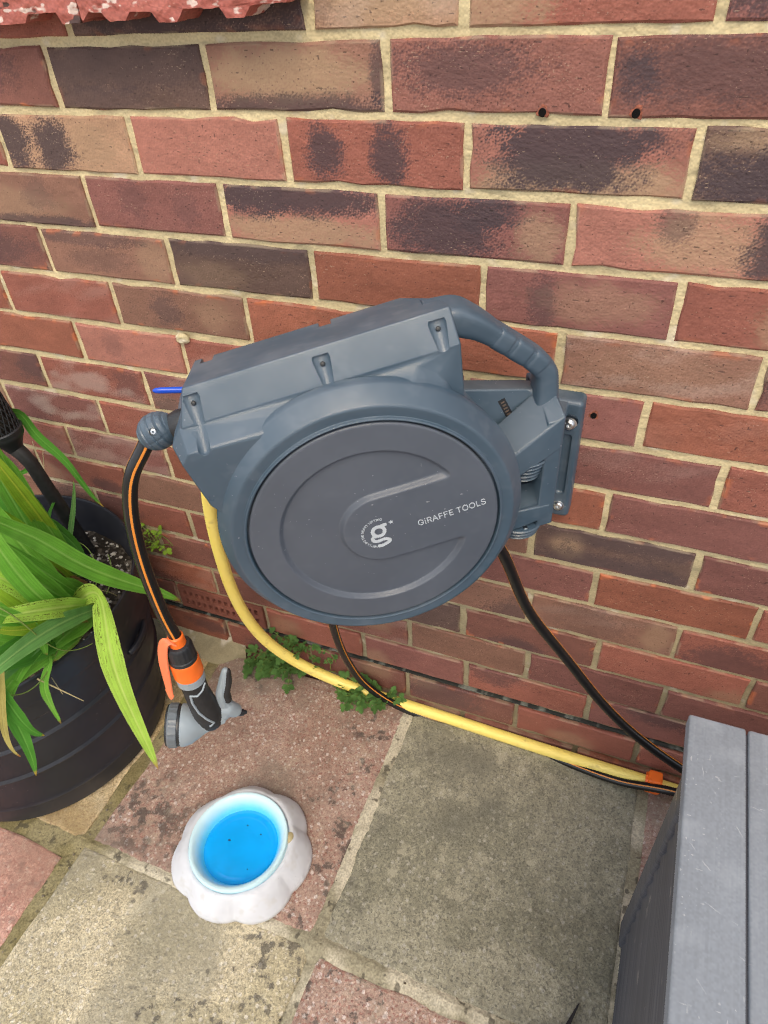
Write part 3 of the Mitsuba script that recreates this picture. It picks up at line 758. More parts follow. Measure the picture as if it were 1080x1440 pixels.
def cover():
    n_r, n_a = 190, 360
    rr = np.r_[np.linspace(0.0005, 0.134, n_r), 0.1352, 0.1362, 0.1368, 0.1369]
    drop = np.r_[np.zeros(n_r), -0.0002, -0.0008, -0.0018, -0.009]
    ang = np.arange(n_a) * 2 * math.pi / n_a
    Rg, A = np.meshgrid(rr, ang, indexing='ij')
    u, v_ = Rg * np.cos(A), Rg * np.sin(A)
    h = cover_height(u, v_) + drop[:, None]
    v = np.stack([u, v_, h], -1).reshape(-1, 3)
    i, j = np.meshgrid(np.arange(len(rr) - 1), np.arange(n_a), indexing='ij')
    j2 = (j + 1) % n_a
    q = np.stack([i * n_a + j, (i + 1) * n_a + j, (i + 1) * n_a + j2, i * n_a + j2], -1).reshape(-1, 4)
    f = np.vstack([q[:, [0, 1, 2]], q[:, [0, 2, 3]]])
    return trimesh.Trimesh(v, f, process=False)


put('hose_reel__cover', reel_mesh(cover()), 'cover_plastic', smooth=True, label='round grey front cover with a sunken ring and a raised tongue')


def on_cover(m, lift=0.00015):
    """lay a flat mesh (its z is its thickness) on the cover"""
    vv = m.vertices.copy()
    vv[:, 2] = cover_height(vv[:, 0], vv[:, 1]) + lift + vv[:, 2]
    return reel_mesh(trimesh.Trimesh(vv, m.faces, process=False))


def word(text, x, y, height, length=None, ang=0.0, bold=True, depth=0.0003):
    t = meshkit.text_mesh(text, height, depth, bold)
    vv = t.vertices.copy()
    if length:
        vv[:, 0] *= length / (vv[:, 0].max() - vv[:, 0].min())
    vv[:, 0] -= vv[:, 0].min()
    c, s = math.cos(ang), math.sin(ang)
    return trimesh.Trimesh(np.c_[x + c * vv[:, 0] - s * vv[:, 1], y + s * vv[:, 0] + c * vv[:, 1], vv[:, 2]], t.faces, process=False)


put('hose_reel__cover__lettering', on_cover(word('GiRAFFE TOOLS', 0.0462, -0.0088, 0.0078, 0.0775, 0.03, False)), 'print_grey')


def emblem():
    ring = Point(0.0022, 0.0000).buffer(0.0087, 24).difference(Point(0.0022, 0.0000).buffer(0.0046, 24))
    ear = LineString([(0.004, 0.0062), (0.0112, 0.0072)]).buffer(0.0021)
    tail = LineString(spline([(-0.0035, -0.0062), (-0.0068, -0.0086), (-0.0055, -0.0122), (0.0010, -0.0132), (0.0080, -0.0132), (0.0112, -0.0160), (0.0082, -0.0190), (-0.0016, -0.0203)], 60)).buffer(0.0020)
    shape = unary_union([ring, ear, tail])
    star = Polygon([(0.0182 + (0.0030 if k % 2 == 0 else 0.0013) * math.cos(math.pi / 2 + k * math.pi / 5), 0.0082 + (0.0030 if k % 2 == 0 else 0.0013) * math.sin(math.pi / 2 + k * math.pi / 5)) for k in range(10)])
    parts = [trimesh.creation.extrude_polygon(g, 0.0003, engine='earcut') for s in (shape, star) for g in getattr(s, 'geoms', [s])]
    text = "WE'LL DO THE HEAVY LIFTING"
    a0, a1, R, cx, cy = math.radians(248), math.radians(70), 0.0182, 0.0030, -0.0030
    widths = [0.45 if ch in " '" else (0.5 if ch == 'I' else (1.35 if ch == 'W' else 1.0)) for ch in text]
    tot, acc = sum(widths), 0.0
    for ch, w in zip(text, widths):
        a = a0 + (a1 - a0) * (acc + w / 2) / tot
        acc += w
        if ch == ' ':
            continue
        g = word(ch, 0, 0, 0.0027, None, 0, True)
        vv = g.vertices.copy()
        vv[:, 0] -= vv[:, 0].mean()
        c, s = math.cos(a - math.pi / 2), math.sin(a - math.pi / 2)
        parts.append(trimesh.Trimesh(np.c_[cx + R * math.cos(a) + c * vv[:, 0] - s * vv[:, 1], cy + R * math.sin(a) + s * vv[:, 0] + c * vv[:, 1], vv[:, 2]], g.faces, process=False))
    return trimesh.util.concatenate(parts)


put('hose_reel__cover__emblem', on_cover(emblem()), 'print_grey', label='pale printed letter g with a ring of small words and a star')

# the carrying handle
hk = np.array([(0.112, 0.173, -0.088), (0.142, 0.1725, -0.087), (0.1640, 0.1570, -0.084), (0.2180, 0.0990, -0.085), (0.2290, 0.0800, -0.085), (0.2260, 0.0560, -0.085), (0.2200, 0.030, -0.083)])
hd_ = []
for k in range(len(hk) - 1):
    hd_ += [hk[k] + (hk[k + 1] - hk[k]) * q for q in np.linspace(0, 1, 24)[:-1]]
hd_ = np.array(hd_ + [hk[-1]])
for q in range(26):                                         # straight runs with short rounded bends
    hd_[1:-1] = 0.5 * hd_[1:-1] + 0.25 * (hd_[:-2] + hd_[2:])
hp = spline(hd_[::3], 90)
hr = np.interp(np.linspace(0, 1, 90), [0, 0.14, 0.28, 0.36, 0.70, 0.80, 1.0], [0.0225, 0.0205, 0.0160, 0.0142, 0.0142, 0.0150, 0.0172])
put('hose_reel__handle', reel_mesh(tube(hp, hr, 40, ref=(0, 0, 1), square=(1.12, 0.88))), 'reel_plastic', smooth=True)
for a, b in ((33, 42), (43, 53), (54, 63)):
    rad = np.full(b - a + 1, 0.0151)
    rad[0] = rad[-1] = 0.0137
    rad[1] = rad[-2] = 0.0149
    put('hose_reel__handle__grip_pad', reel_mesh(tube(hp[a:b + 1], rad, 22, caps=False, ref=(0, 0, 1), lo=-1.15, hi=1.15, square=(1.12, 0.88))), 'reel_plastic', smooth=True)


def hinge_block():
    r = 0.0025
    h = lambda a, v_, n: (0.2335 + 0.19 * (v_ - 0.042) - a, v_, n)             # the hinge stands plumb while the body is canted
    flange = rhull([h(a, v_, n) for a in (0.0, 0.016) for v_, n in ((0.036, -0.046), (0.054, -0.085), (-0.112, -0.050), (-0.112, -0.125), (0.054, -0.125))], r)
    up = rhull([(0.13, 0.012, -0.070), (0.13, -0.005, -0.038), (0.13, -0.030, -0.038), (0.164, 0.022, -0.074), (0.172, 0.010, -0.040), (0.175, -0.016, -0.040), h(0.006, 0.062, -0.085), h(0.0, 0.038, -0.046), h(0.002, 0.000, -0.046), (0.13, -0.012, -0.09), h(0.002, 0.000, -0.09)], r)
    dn = rhull([(0.13, -0.060, -0.080), (0.13, -0.078, -0.048), (0.13, -0.100, -0.048), (0.166, -0.074, -0.072), (0.164, -0.089, -0.047), (0.164, -0.103, -0.047), h(0.014, -0.068, -0.076), h(0.006, -0.083, -0.048), h(0.004, -0.100, -0.050), (0.13, -0.10, -0.09), h(0.004, -0.10, -0.09)], r)
    web = rhull([(0.10, 0.095, -0.086), (0.146, 0.080, -0.086), (0.206, 0.060, -0.086), h(0.006, 0.05, -0.086), h(0.006, -0.112, -0.086), (0.12, -0.112, -0.086), (0.10, 0.095, -0.105), (0.146, 0.080, -0.105), (0.206, 0.060, -0.105), h(0.006, 0.05, -0.105), h(0.006, -0.112, -0.105), (0.12, -0.112, -0.105)], r)
    back = rhull([(0.12, 0.04, -0.11), (0.22, 0.045, -0.11), (0.12, -0.11, -0.11), (0.195, -0.110, -0.11), (0.12, 0.03, -0.135), (0.22, 0.035, -0.13), (0.12, -0.10, -0.135), (0.195, -0.100, -0.13)], r)
    # shoulder from the casing into the handle root
    sh = rhull([(0.09, 0.150, -0.058), (0.124, 0.174, -0.062), (0.126, 0.150, -0.066), (0.116, 0.112, -0.066), (0.10, 0.09, -0.06), (0.09, 0.150, -0.12), (0.124, 0.174, -0.108), (0.126, 0.150, -0.106), (0.116, 0.112, -0.106), (0.10, 0.09, -0.11)], 0.010)
    return flange + up + dn + web + back + sh


put('hose_reel__hinge_block', reel_mesh(hinge_block()), 'reel_plastic', smooth=35)
for v0, k in ((-0.010, 5), (-0.108, 3)):
    prof = [(0.001, 0.002)]
    for q in range(k):
        z = -0.0065 * q
        prof += [(0.0300 - 0.0022 * q, z), (0.0315 - 0.0022 * q, z - 0.0015), (0.0300 - 0.0022 * q, z - 0.0034), (0.0262 - 0.0022 * q, z - 0.0038), (0.0262 - 0.0022 * q, z - 0.0060)]
    prof.append((0.001, prof[-1][1]))
    put('hose_reel__ribbed_boss', reel_mesh(lathe(prof, 40, (0.190 + 0.19 * v0, v0, -0.070), (0.19, 0.98, 0))), 'reel_plastic', smooth=30)
for u, v_, n in ((0.193, -0.036, -0.056), (0.172, -0.111, -0.046)):
    put('hose_reel__screw', reel_mesh(lathe([(0.0001, 0.0012), (0.0016, 0.0012), (0.0018, 0.003), (0.0034, 0.0026), (0.0042, 0.001), (0.0043, -0.004)], 18, (u, v_, n), (0.0, 0.15, 1))), 'steel', smooth=35)
st = m3.Manifold.cube([0.0085, 0.025, 0.0005]).rotate([0, 0, 16]).translate([0.178, 0.034, -0.0834])
put('hose_reel__data_plate', reel_mesh(st), 'dark_plastic', label='small dark label plate beside the handle root')
for k in range(5):
    b = m3.Manifold.cube([0.0045, 0.0022, 0.0003]).rotate([0, 0, 16]).translate([0.1793 - 0.0012 * k, 0.0365 + 0.0043 * k, -0.0828])
    put('hose_reel__data_plate__mark', reel_mesh(b), 'label_mark')
# rest of the back shell, seen below the left corner
put('hose_reel__back_shell', reel_mesh(rhull([(-0.150, 0.075, -0.10), (-0.158, 0.105, -0.10), (-0.12, 0.06, -0.10), (-0.150, 0.052, -0.15), (-0.158, 0.105, -0.15), (-0.12, 0.03, -0.15)], 0.003)), 'dark_plastic', smooth=35)
nz = lathe([(0.016, 0.0), (0.0165, -0.006), (0.014, -0.016), (0.001, -0.018)], 28, (-0.160, 0.146, -0.083), (1, 0, 0))
put('hose_reel__outlet', reel_mesh(nz), 'dark_plastic', smooth=35)


def lever():
    return tube(reel([(-0.150, 0.146, -0.150), (-0.190, 0.1582, -0.150), (-0.196, 0.1600, -0.150), (-0.1985, 0.1607, -0.150)]), [0.0036, 0.0036, 0.0030, 0.0012], 14)


put('hose_reel__blue_lever', lever(), 'blue_plastic', smooth=40, label='thin bright blue lever poking out behind the reel')
tag('hose_reel', 'blue grey retractable hose reel with round printed cover hanging on the brick wall', 'hose reel')

# ---------------------------------------------------------------- wall bracket
plate = rbox((0.165, -0.026, 0.585), (0.2660, 0.006, 0.770), 0.007, 20)
plate = plate - rbox((0.244, -0.05, 0.625), (0.257, -0.021, 0.722), 0.004) - m3.Manifold.cylinder(0.05, 0.0105, 0.0105, 32).rotate([90, 0, 0]).translate([0.2515, -0.0205, 0.742])
plate = plate + rbox((0.205, -0.11, 0.752), (0.248, -0.012, 0.768), 0.004) + rbox((0.215, -0.08, 0.618), (0.245, -0.012, 0.632), 0.004)
put('wall_bracket__plate', tm(plate), 'reel_plastic', smooth=38)
for z in (0.737, 0.605):
    b = lathe([(0.0001, 0.0040), (0.0024, 0.0040), (0.0028, 0.0075), (0.0050, 0.0072), (0.0066, 0.0055), (0.0070, 0.0026), (0.0098, 0.0022), (0.0102, 0.0004), (0.0102, -0.004)], 28, (0.2512, -0.0235, z), (0, -1, 0))
    k = put('wall_bracket__bolt', b, 'steel', smooth=32)
tag('wall_bracket', 'dark blue grey wall plate with two steel bolts at the right of the hose reel', 'bracket')

# ---------------------------------------------------------------- hoses
def hose(name, pts, r, mat, label, n=120, stripes=(), ref=(0.3, 0.2, 1.0), sag=0):
    p = spline(pts, n)
    put(name, tube(p, r, 22, ref=ref), mat, smooth=True, label=label, cat='hose')
    for c, w in stripes:
        put(name + '__stripe', tube(p, r + 0.00025, 6, caps=False, ref=ref, lo=c - w, hi=c + w), 'hose_orange', smooth=True)
    return p


GO = np.array([-0.1470, -0.3166, 0.0])
GE = np.array([0.70854, 0.70567, 0.0])
GN = np.array([0.70567, -0.70854, 0.0])


def gun(e, z, n=0.0):
    return GO + e * GE + n * GN + np.array([0, 0, z])


lead = [gun(0.003, 0.840), gun(-0.004, 0.829), gun(-0.014, 0.814), gun(-0.032, 0.790), gun(-0.0455, 0.755), gun(-0.0530, 0.712), gun(-0.0570, 0.658), gun(-0.0572, 0.602), gun(-0.0540, 0.545), gun(-0.0515, 0.5215), gun(-0.0514, 0.505)]
hose('lead_hose', lead, 0.0085, 'hose_black', 'black hose with orange stripe hanging from the reel down to the spray gun', 130, [(0.15, 0.16), (1.75, 0.10), (-1.9, 0.14)], ref=tuple(GN))
hose('inlet_hose', [(0.165, -0.20, 0.70), (0.185, -0.165, 0.655), (0.202, -0.150, 0.613), (0.236, -0.122, 0.495), (0.294, -0.098, 0.386), (0.370, -0.083, 0.271), (0.448, -0.072, 0.187), (0.509, -0.069, 0.145), (0.60, -0.07, 0.105), (0.72, -0.075, 0.07)],
     0.0075, 'hose_black', 'black hose with orange edges running from under the reel down to the grey box', 140, [(1.35, 0.13), (-1.35, 0.13)], ref=(0.2, -1, 0.3))
hose('ground_hose', [(0.040, -0.20, 0.66), (-0.010, -0.185, 0.58), (-0.060, -0.150, 0.48), (-0.083, -0.122, 0.40), (-0.091, -0.105, 0.33), (-0.093, -0.088, 0.24), (-0.089, -0.064, 0.15), (-0.074, -0.046, 0.082), (-0.03, -0.035, 0.030), (0.05, -0.022, -0.008), (0.18, -0.018, -0.012), (0.32, -0.030, 0.000), (0.40, -0.044, 0.012), (0.437, -0.046, 0.016), (0.483, -0.050, 0.034), (0.525, -0.052, 0.044), (0.62, -0.06, 0.03), (0.75, -0.07, 0.012)],
     0.0075, 'hose_black', 'black hose dropping from under the reel into the weeds at the wall foot', 190, [(1.2, 0.15), (-1.5, 0.13)], ref=(0.2, -1, 0.3))
hose('yellow_hose', [(-0.065, 0.012, 0.725), (-0.085, -0.03, 0.728), (-0.130, -0.075, 0.722), (-0.195, -0.105, 0.690), (-0.250, -0.115, 0.635), (-0.283, -0.108, 0.55), (-0.298, -0.099, 0.47), (-0.309, -0.088, 0.380), (-0.309, -0.072, 0.244), (-0.271, -0.052, 0.124), (-0.197, -0.036, 0.058), (-0.075, -0.025, 0.022), (0.048, -0.021, 0.012), (0.196, -0.021, 0.007), (0.36, -0.028, 0.014), (0.525, -0.034, 0.022), (0.75, -0.05, 0.014)],
     0.0112, 'hose_yellow', 'thick yellow garden hose curving down behind the reel and along the foot of the wall', 190)

# orange connector on the yellow hose
cd = np.array([0.98, -0.04, 0.06])
put('hose_connector__nut', lathe([(0.013, -0.016), (0.0165, -0.016), (0.0172, -0.012), (0.0172, 0.006), (0.0155, 0.010), (0.0135, 0.012)], 32, (0.487, -0.033, 0.021), cd, radial=lambda a, i: 1 + 0.035 * np.sign(np.sin(a * 12))), 'bright_orange', smooth=30)
put('hose_connector__wing', tm(rbox((0.474, -0.046, 0.030), (0.498, -0.020, 0.0445), 0.004)), 'bright_orange', smooth=35)
tag('hose_connector', 'bright orange hose connector where the yellow and black hoses meet beside the grey box', 'hose connector')

# hose stop ball
ball_c = reel([(-0.1925, 0.1465, -0.083)])[0]
bd = reel([(-1, -0.25, 0)])[0] - RO
bd /= np.linalg.norm(bd)
prof = []
for k in range(41):
    a = -math.pi / 2 + math.pi * k / 40
    rr = 0.0205 * math.cos(a)
    h = 0.0222 * math.sin(a)
    if k % 5 == 0 and 3 < k < 37:
        rr -= 0.0012
    prof.append((max(rr, 1e-4), h))
ball = lathe(prof, 72, ball_c, bd, radial=lambda a, i: 1 - 0.030 * (np.abs(np.sin(a * 2)) < 0.05))
put('hose_stop__ball', ball, 'reel_plastic', smooth=25)
sdir = CAM - ball_c
sdir /= np.linalg.norm(sdir)
sdir = sdir + np.array([-0.22, -0.05, -0.05])
sdir /= np.linalg.norm(sdir)
put('hose_stop__screw_well', lathe([(0.0042, 0.0212), (0.0040, 0.0199), (0.0001, 0.0196)], 20, ball_c, sdir), 'dark_plastic', smooth=30)
put('hose_stop__screw', lathe([(0.0001, 0.0204), (0.0012, 0.0204), (0.0014, 0.0214), (0.0026, 0.0211), (0.0028, 0.0194)], 16, ball_c, sdir), 'steel', smooth=30)
tag('hose_stop', 'ridged blue grey stop ball on the hose at the left end of the reel', 'hose stop')

# ---------------------------------------------------------------- spray gun
P3 = lambda e, z, n=0.0: gun(e, z, n)
axis_dn = P3(-0.0512, 0.42) - P3(-0.0516, 0.53)
axis_dn /= np.linalg.norm(axis_dn)


def g_lathe(profile, top, direction, sides=40, radial=None):
    return lathe(profile, sides, top, direction, radial)


T0 = P3(-0.0515, 0.524)
put('spray_gun__hose_cuff', g_lathe([(0.0088, -0.003), (0.0108, -0.001), (0.0112, 0.012), (0.0118, 0.015)], T0, axis_dn), 'bright_orange', smooth=35, label='orange cuff where the hose enters the gun')
put('spray_gun__coupling', g_lathe([(0.0100, 0.013), (0.0150, 0.0145), (0.0182, 0.019), (0.0188, 0.036), (0.0186, 0.037), (0.0180, 0.0385), (0.0192, 0.040), (0.0195, 0.046), (0.0180, 0.047)], T0, axis_dn, 72, radial=lambda a, i: 1 - 0.03 * (np.sin(a * 18) > 0.3) * (3 <= i <= 3 or i == 2)), 'dark_plastic', smooth=28)
put('spray_gun__collar', g_lathe([(0.0180, 0.044), (0.0198, 0.0455), (0.0206, 0.049), (0.0209, 0.075), (0.0203, 0.0775), (0.0195, 0.079)], T0, axis_dn), 'bright_orange', smooth=30, label='wide orange collar of the spray gun')
put('spray_gun__neck_ring', g_lathe([(0.0195, 0.078), (0.0202, 0.079), (0.0200, 0.092), (0.0185, 0.0935)], T0, axis_dn), 'gun_grey', smooth=30)


def limb(nodes, refine=0.004):
    hulls = []
    for (p, r), (q, s) in zip(nodes[:-1], nodes[1:]):
        hulls.append(m3.Manifold.batch_hull([m3.Manifold.sphere(r, 20).translate([float(x) for x in p]), m3.Manifold.sphere(s, 20).translate([float(x) for x in q])]))
    m = m3.Manifold.batch_boolean(hulls, m3.OpType.Add).refine_to_length(refine)
    t = tm(m)
    t.merge_vertices()
    trimesh.smoothing.filter_taubin(t, iterations=12)
    return t


put('spray_gun__grip', limb([(P3(-0.0508, 0.430), 0.0185), (P3(-0.0503, 0.405), 0.0180), (P3(-0.0480, 0.375), 0.0200), (P3(-0.0455, 0.350), 0.0215), (P3(-0.0450, 0.335), 0.0200)]), 'rubber_black', smooth=True, label='black rubber grip of the spray gun')
put('spray_gun__grip__inlay', tube(np.array([P3(-0.0590, 0.418, 0.0168), P3(-0.0600, 0.400, 0.0160), P3(-0.0560, 0.378, 0.0190), P3(-0.0490, 0.362, 0.0213), P3(-0.0410, 0.348, 0.0212), P3(-0.0480, 0.342, 0.0207)]), 0.0018, 10), 'gun_grey', smooth=True)
put('spray_gun__grip__inlay', tube(np.array([P3(-0.0600, 0.4175, 0.0165), P3(-0.0500, 0.4150, 0.0190), P3(-0.0410, 0.4200, 0.0160), P3(-0.0350, 0.4280, 0.0108)]), 0.0017, 10), 'gun_grey', smooth=True)
put('spray_gun__barrel', limb([(P3(-0.0220, 0.338), 0.0130), (P3(-0.0400, 0.331), 0.0150), (P3(-0.0620, 0.329), 0.0165), (P3(-0.0760, 0.330), 0.0220)]), 'gun_grey', smooth=True)
HD = P3(-0.1090, 0.3370, -0.014) - P3(-0.0640, 0.3290, 0.0)
HD /= np.linalg.norm(HD)
HO = P3(-0.0660, 0.3300, 0.0)
put('spray_gun__head', g_lathe([(0.0140, -0.010), (0.0200, -0.004), (0.0275, 0.006), (0.0312, 0.016), (0.0318, 0.0215), (0.0302, 0.0225)], HO, HD, 56), 'gun_grey', smooth=32)
put('spray_gun__nozzle_ring', g_lathe([(0.0300, 0.0220), (0.0306, 0.0240), (0.0308, 0.0262), (0.0302, 0.0275)], HO, HD, 56), 'dark_plastic', smooth=32)
put('spray_gun__dial', g_lathe([(0.0300, 0.0265), (0.0322, 0.0272), (0.0326, 0.0385), (0.0310, 0.0405)], HO, HD, 80, radial=lambda a, i: 1 + 0.010 * np.sign(np.sin(a * 20)) * (i in (1, 2))), 'gun_dark_grey', smooth=30)
put('spray_gun__face', g_lathe([(0.0310, 0.0395), (0.0300, 0.0430), (0.0262, 0.0442), (0.0001, 0.0440)], HO, HD, 56), 'dark_plastic', smooth=32)
put('spray_gun__trigger', limb([(P3(-0.0040, 0.4240, 0.0), 0.0055), (P3(-0.0100, 0.4050, 0.0), 0.0075), (P3(-0.0195, 0.3800, 0.0), 0.0080), (P3(-0.0220, 0.3590, 0.0), 0.0085), (P3(-0.0130, 0.3440, 0.0), 0.0090)], 0.003), 'gun_grey', smooth=True)
put('spray_gun__trigger__pad', limb([(P3(-0.0012, 0.4230, 0.0015), 0.0048), (P3(-0.0050, 0.4040, 0.0015), 0.0070), (P3(-0.0135, 0.3800, 0.0015), 0.0072), (P3(-0.0130, 0.3640, 0.0015), 0.0068)], 0.003), 'rubber_black', smooth=True)
put('spray_gun__pivot', limb([(P3(-0.0300, 0.3450, 0.0), 0.0120), (P3(-0.0170, 0.3420, 0.0), 0.0135), (P3(-0.0080, 0.3310, 0.0), 0.0110)], 0.003), 'gun_grey', smooth=True)
put('spray_gun__pivot__cap', lathe([(0.0001, 0.0150), (0.0048, 0.0148), (0.0058, 0.0135), (0.0060, 0.004)], 24, P3(-0.0300, 0.3330, 0.0), GN), 'gun_grey', smooth=30)
put('spray_gun__flow_knob', lathe([(0.0001, 0.021), (0.0030, 0.021), (0.0034, 0.017), (0.0052, 0.016), (0.0062, 0.006), (0.0070, -0.006)], 20, P3(-0.0110, 0.3260, 0.0), P3(0.0, 0.3200) - P3(-0.0110, 0.3260)), 'dark_plastic', smooth=30)
tag('spray_gun', 'grey and black spray gun with orange collar hanging at the end of the lead hose', 'spray gun')

# orange tag that hangs from the hose end
tp = spline([P3(-0.0560, 0.5250, 0.012), P3(-0.0640, 0.5265, 0.006), P3(-0.0700, 0.5150, 0.002), P3(-0.0765, 0.4890, 0.0), P3(-0.0815, 0.4500, 0.0), P3(-0.0862, 0.4100, 0.002)], 26)
tv, tf = [], []
for k, p in enumerate(tp):
    s = k / 25
    w = 0.0085 + 0.004 * math.sin(math.pi * min(1, s * 1.1)) if s < 0.9 else 0.0125 * (1 - (s - 0.9) * 7)
    side = (0.42 * GE + 0.90 * GN)
    tn = 0.90 * GE - 0.42 * GN
    for a, b in ((-1, -1), (1, -1), (1, 1), (-1, 1)):
        tv.append(p + side * w * a * 0.9 + tn * 0.0009 * b)
for k in range(25):
    for j in range(4):
        j2 = (j + 1) % 4
        tf += [[4 * k + j, 4 * k + j2, 4 * k + 4 + j2], [4 * k + j, 4 * k + 4 + j2, 4 * k + 4 + j]]
tf += [[0, 2, 1], [0, 3, 2], [100, 101, 102], [100, 102, 103]]
put('hose_tag', trimesh.Trimesh(np.array(tv), np.array(tf), process=False), 'tag_orange', smooth=30, label='narrow orange plastic tag hanging beside the collar of the spray gun', cat='tag')

# ---------------------------------------------------------------- black pot
PC = np.array([-0.693, -0.287])


def pot():
    prof = [(0.001, 0.004), (0.228, 0.003), (0.234, 0.008), (0.2365, 0.05), (0.2405, 0.053), (0.2418, 0.057), (0.2392, 0.064), (0.2478, 0.150), (0.2518, 0.152), (0.2535, 0.156), (0.2500, 0.162), (0.2560, 0.235), (0.2602, 0.237), (0.2618, 0.241), (0.2580, 0.247),
            (0.2650, 0.326), (0.2700, 0.329), (0.2712, 0.334), (0.2708, 0.338), (0.2712, 0.364), (0.2735, 0.372), (0.2715, 0.381), (0.2680, 0.382), (0.2655, 0.377), (0.2640, 0.340), (0.2600, 0.300), (0.2500, 0.200), (0.24, 0.10), (0.001, 0.095)]
    t = lathe(prof, 128, (PC[0], PC[1], 0))
    d = t.vertices[:, :2] - PC
    a = np.arctan2(d[:, 1], d[:, 0])
    t.vertices[:, :2] += d * (0.006 * np.sin(2 * a + 0.7) + 0.003 * np.sin(5 * a))[:, None]
    return t


put('plant_pot__tub', pot(), 'pot_plastic', smooth=30)
ha = math.radians(17)
hd = np.array([math.cos(ha), math.sin(ha), 0])
hc = np.array([PC[0], PC[1], 0]) + hd * 0.259
ht = np.array([-hd[1], hd[0], 0])
hpnts = spline([hc + ht * -0.036 + [0, 0, 0.262], hc + ht * -0.026 + hd * 0.006 + [0, 0, 0.264], hc + hd * 0.010 + [0, 0, 0.266], hc + ht * 0.026 + hd * 0.006 + [0, 0, 0.266], hc + ht * 0.036 + [0, 0, 0.264]], 30)
put('plant_pot__handle_ridge', tube(hpnts, 0.006, 14, ref=(0, 0, 1)), 'pot_plastic', smooth=True)
tag('plant_pot', 'large round black plastic tub standing on the patio at the left against the wall', 'plant pot')


def soil_mesh():
    n_r, n_a = 40, 90
    v = [[PC[0], PC[1], 0.315]]
    for i in range(1, n_r + 1):
        r = 0.2615 * i / n_r
        for j in range(n_a):
            a = 2 * math.pi * j / n_a
            x, y = PC[0] + r * math.cos(a), PC[1] + r * math.sin(a)
            q = np.array([x, y, 0])
            v.append([x, y, 0.300 + 0.02 * meshkit.fbm(q * 22, 3) + 0.012 * meshkit.noise(q * 140) - 0.02 * (i / n_r) ** 4])
    f = [[0, 1 + j, 1 + (j + 1) % n_a] for j in range(n_a)]
    for i in range(n_r - 1):
        for j in range(n_a):
            a, b = 1 + i * n_a + j, 1 + i * n_a + (j + 1) % n_a
            f += [[a, a + n_a, b + n_a], [a, b + n_a, b]]
    return trimesh.Trimesh(np.array(v), np.array(f), process=False)


put('potting_soil', soil_mesh(), 'soil_mat', smooth=True, label='dark crumbly soil filling the black tub', cat='soil', kind='stuff')
gr = []
ico = trimesh.creation.icosphere(0, 1.0)
for k in range(1700):
    a, r = rng.random() * 2 * math.pi, 0.255 * math.sqrt(rng.random())
    x, y = PC[0] + r * math.cos(a), PC[1] + r * math.sin(a)
    s = 0.0015 + 0.0034 * rng.random() ** 2
    q = np.array([x, y, 0])
    g = ico.copy()
    g.vertices = g.vertices * (0.7 + 0.5 * rng.random((len(g.vertices), 1))) * s * [1.2, 1, 0.7]
    g.apply_translation([x, y, 0.300 + 0.02 * meshkit.fbm(q * 22, 3) + 0.012 * meshkit.noise(q * 140) - 0.02 * (r / 0.2615) ** 4 + s * 0.3])
    gr.append(g)
put('pale_grit', trimesh.util.concatenate(gr), 'grit_pale', label='pale grit scattered over the soil in the tub', cat='grit', kind='stuff')

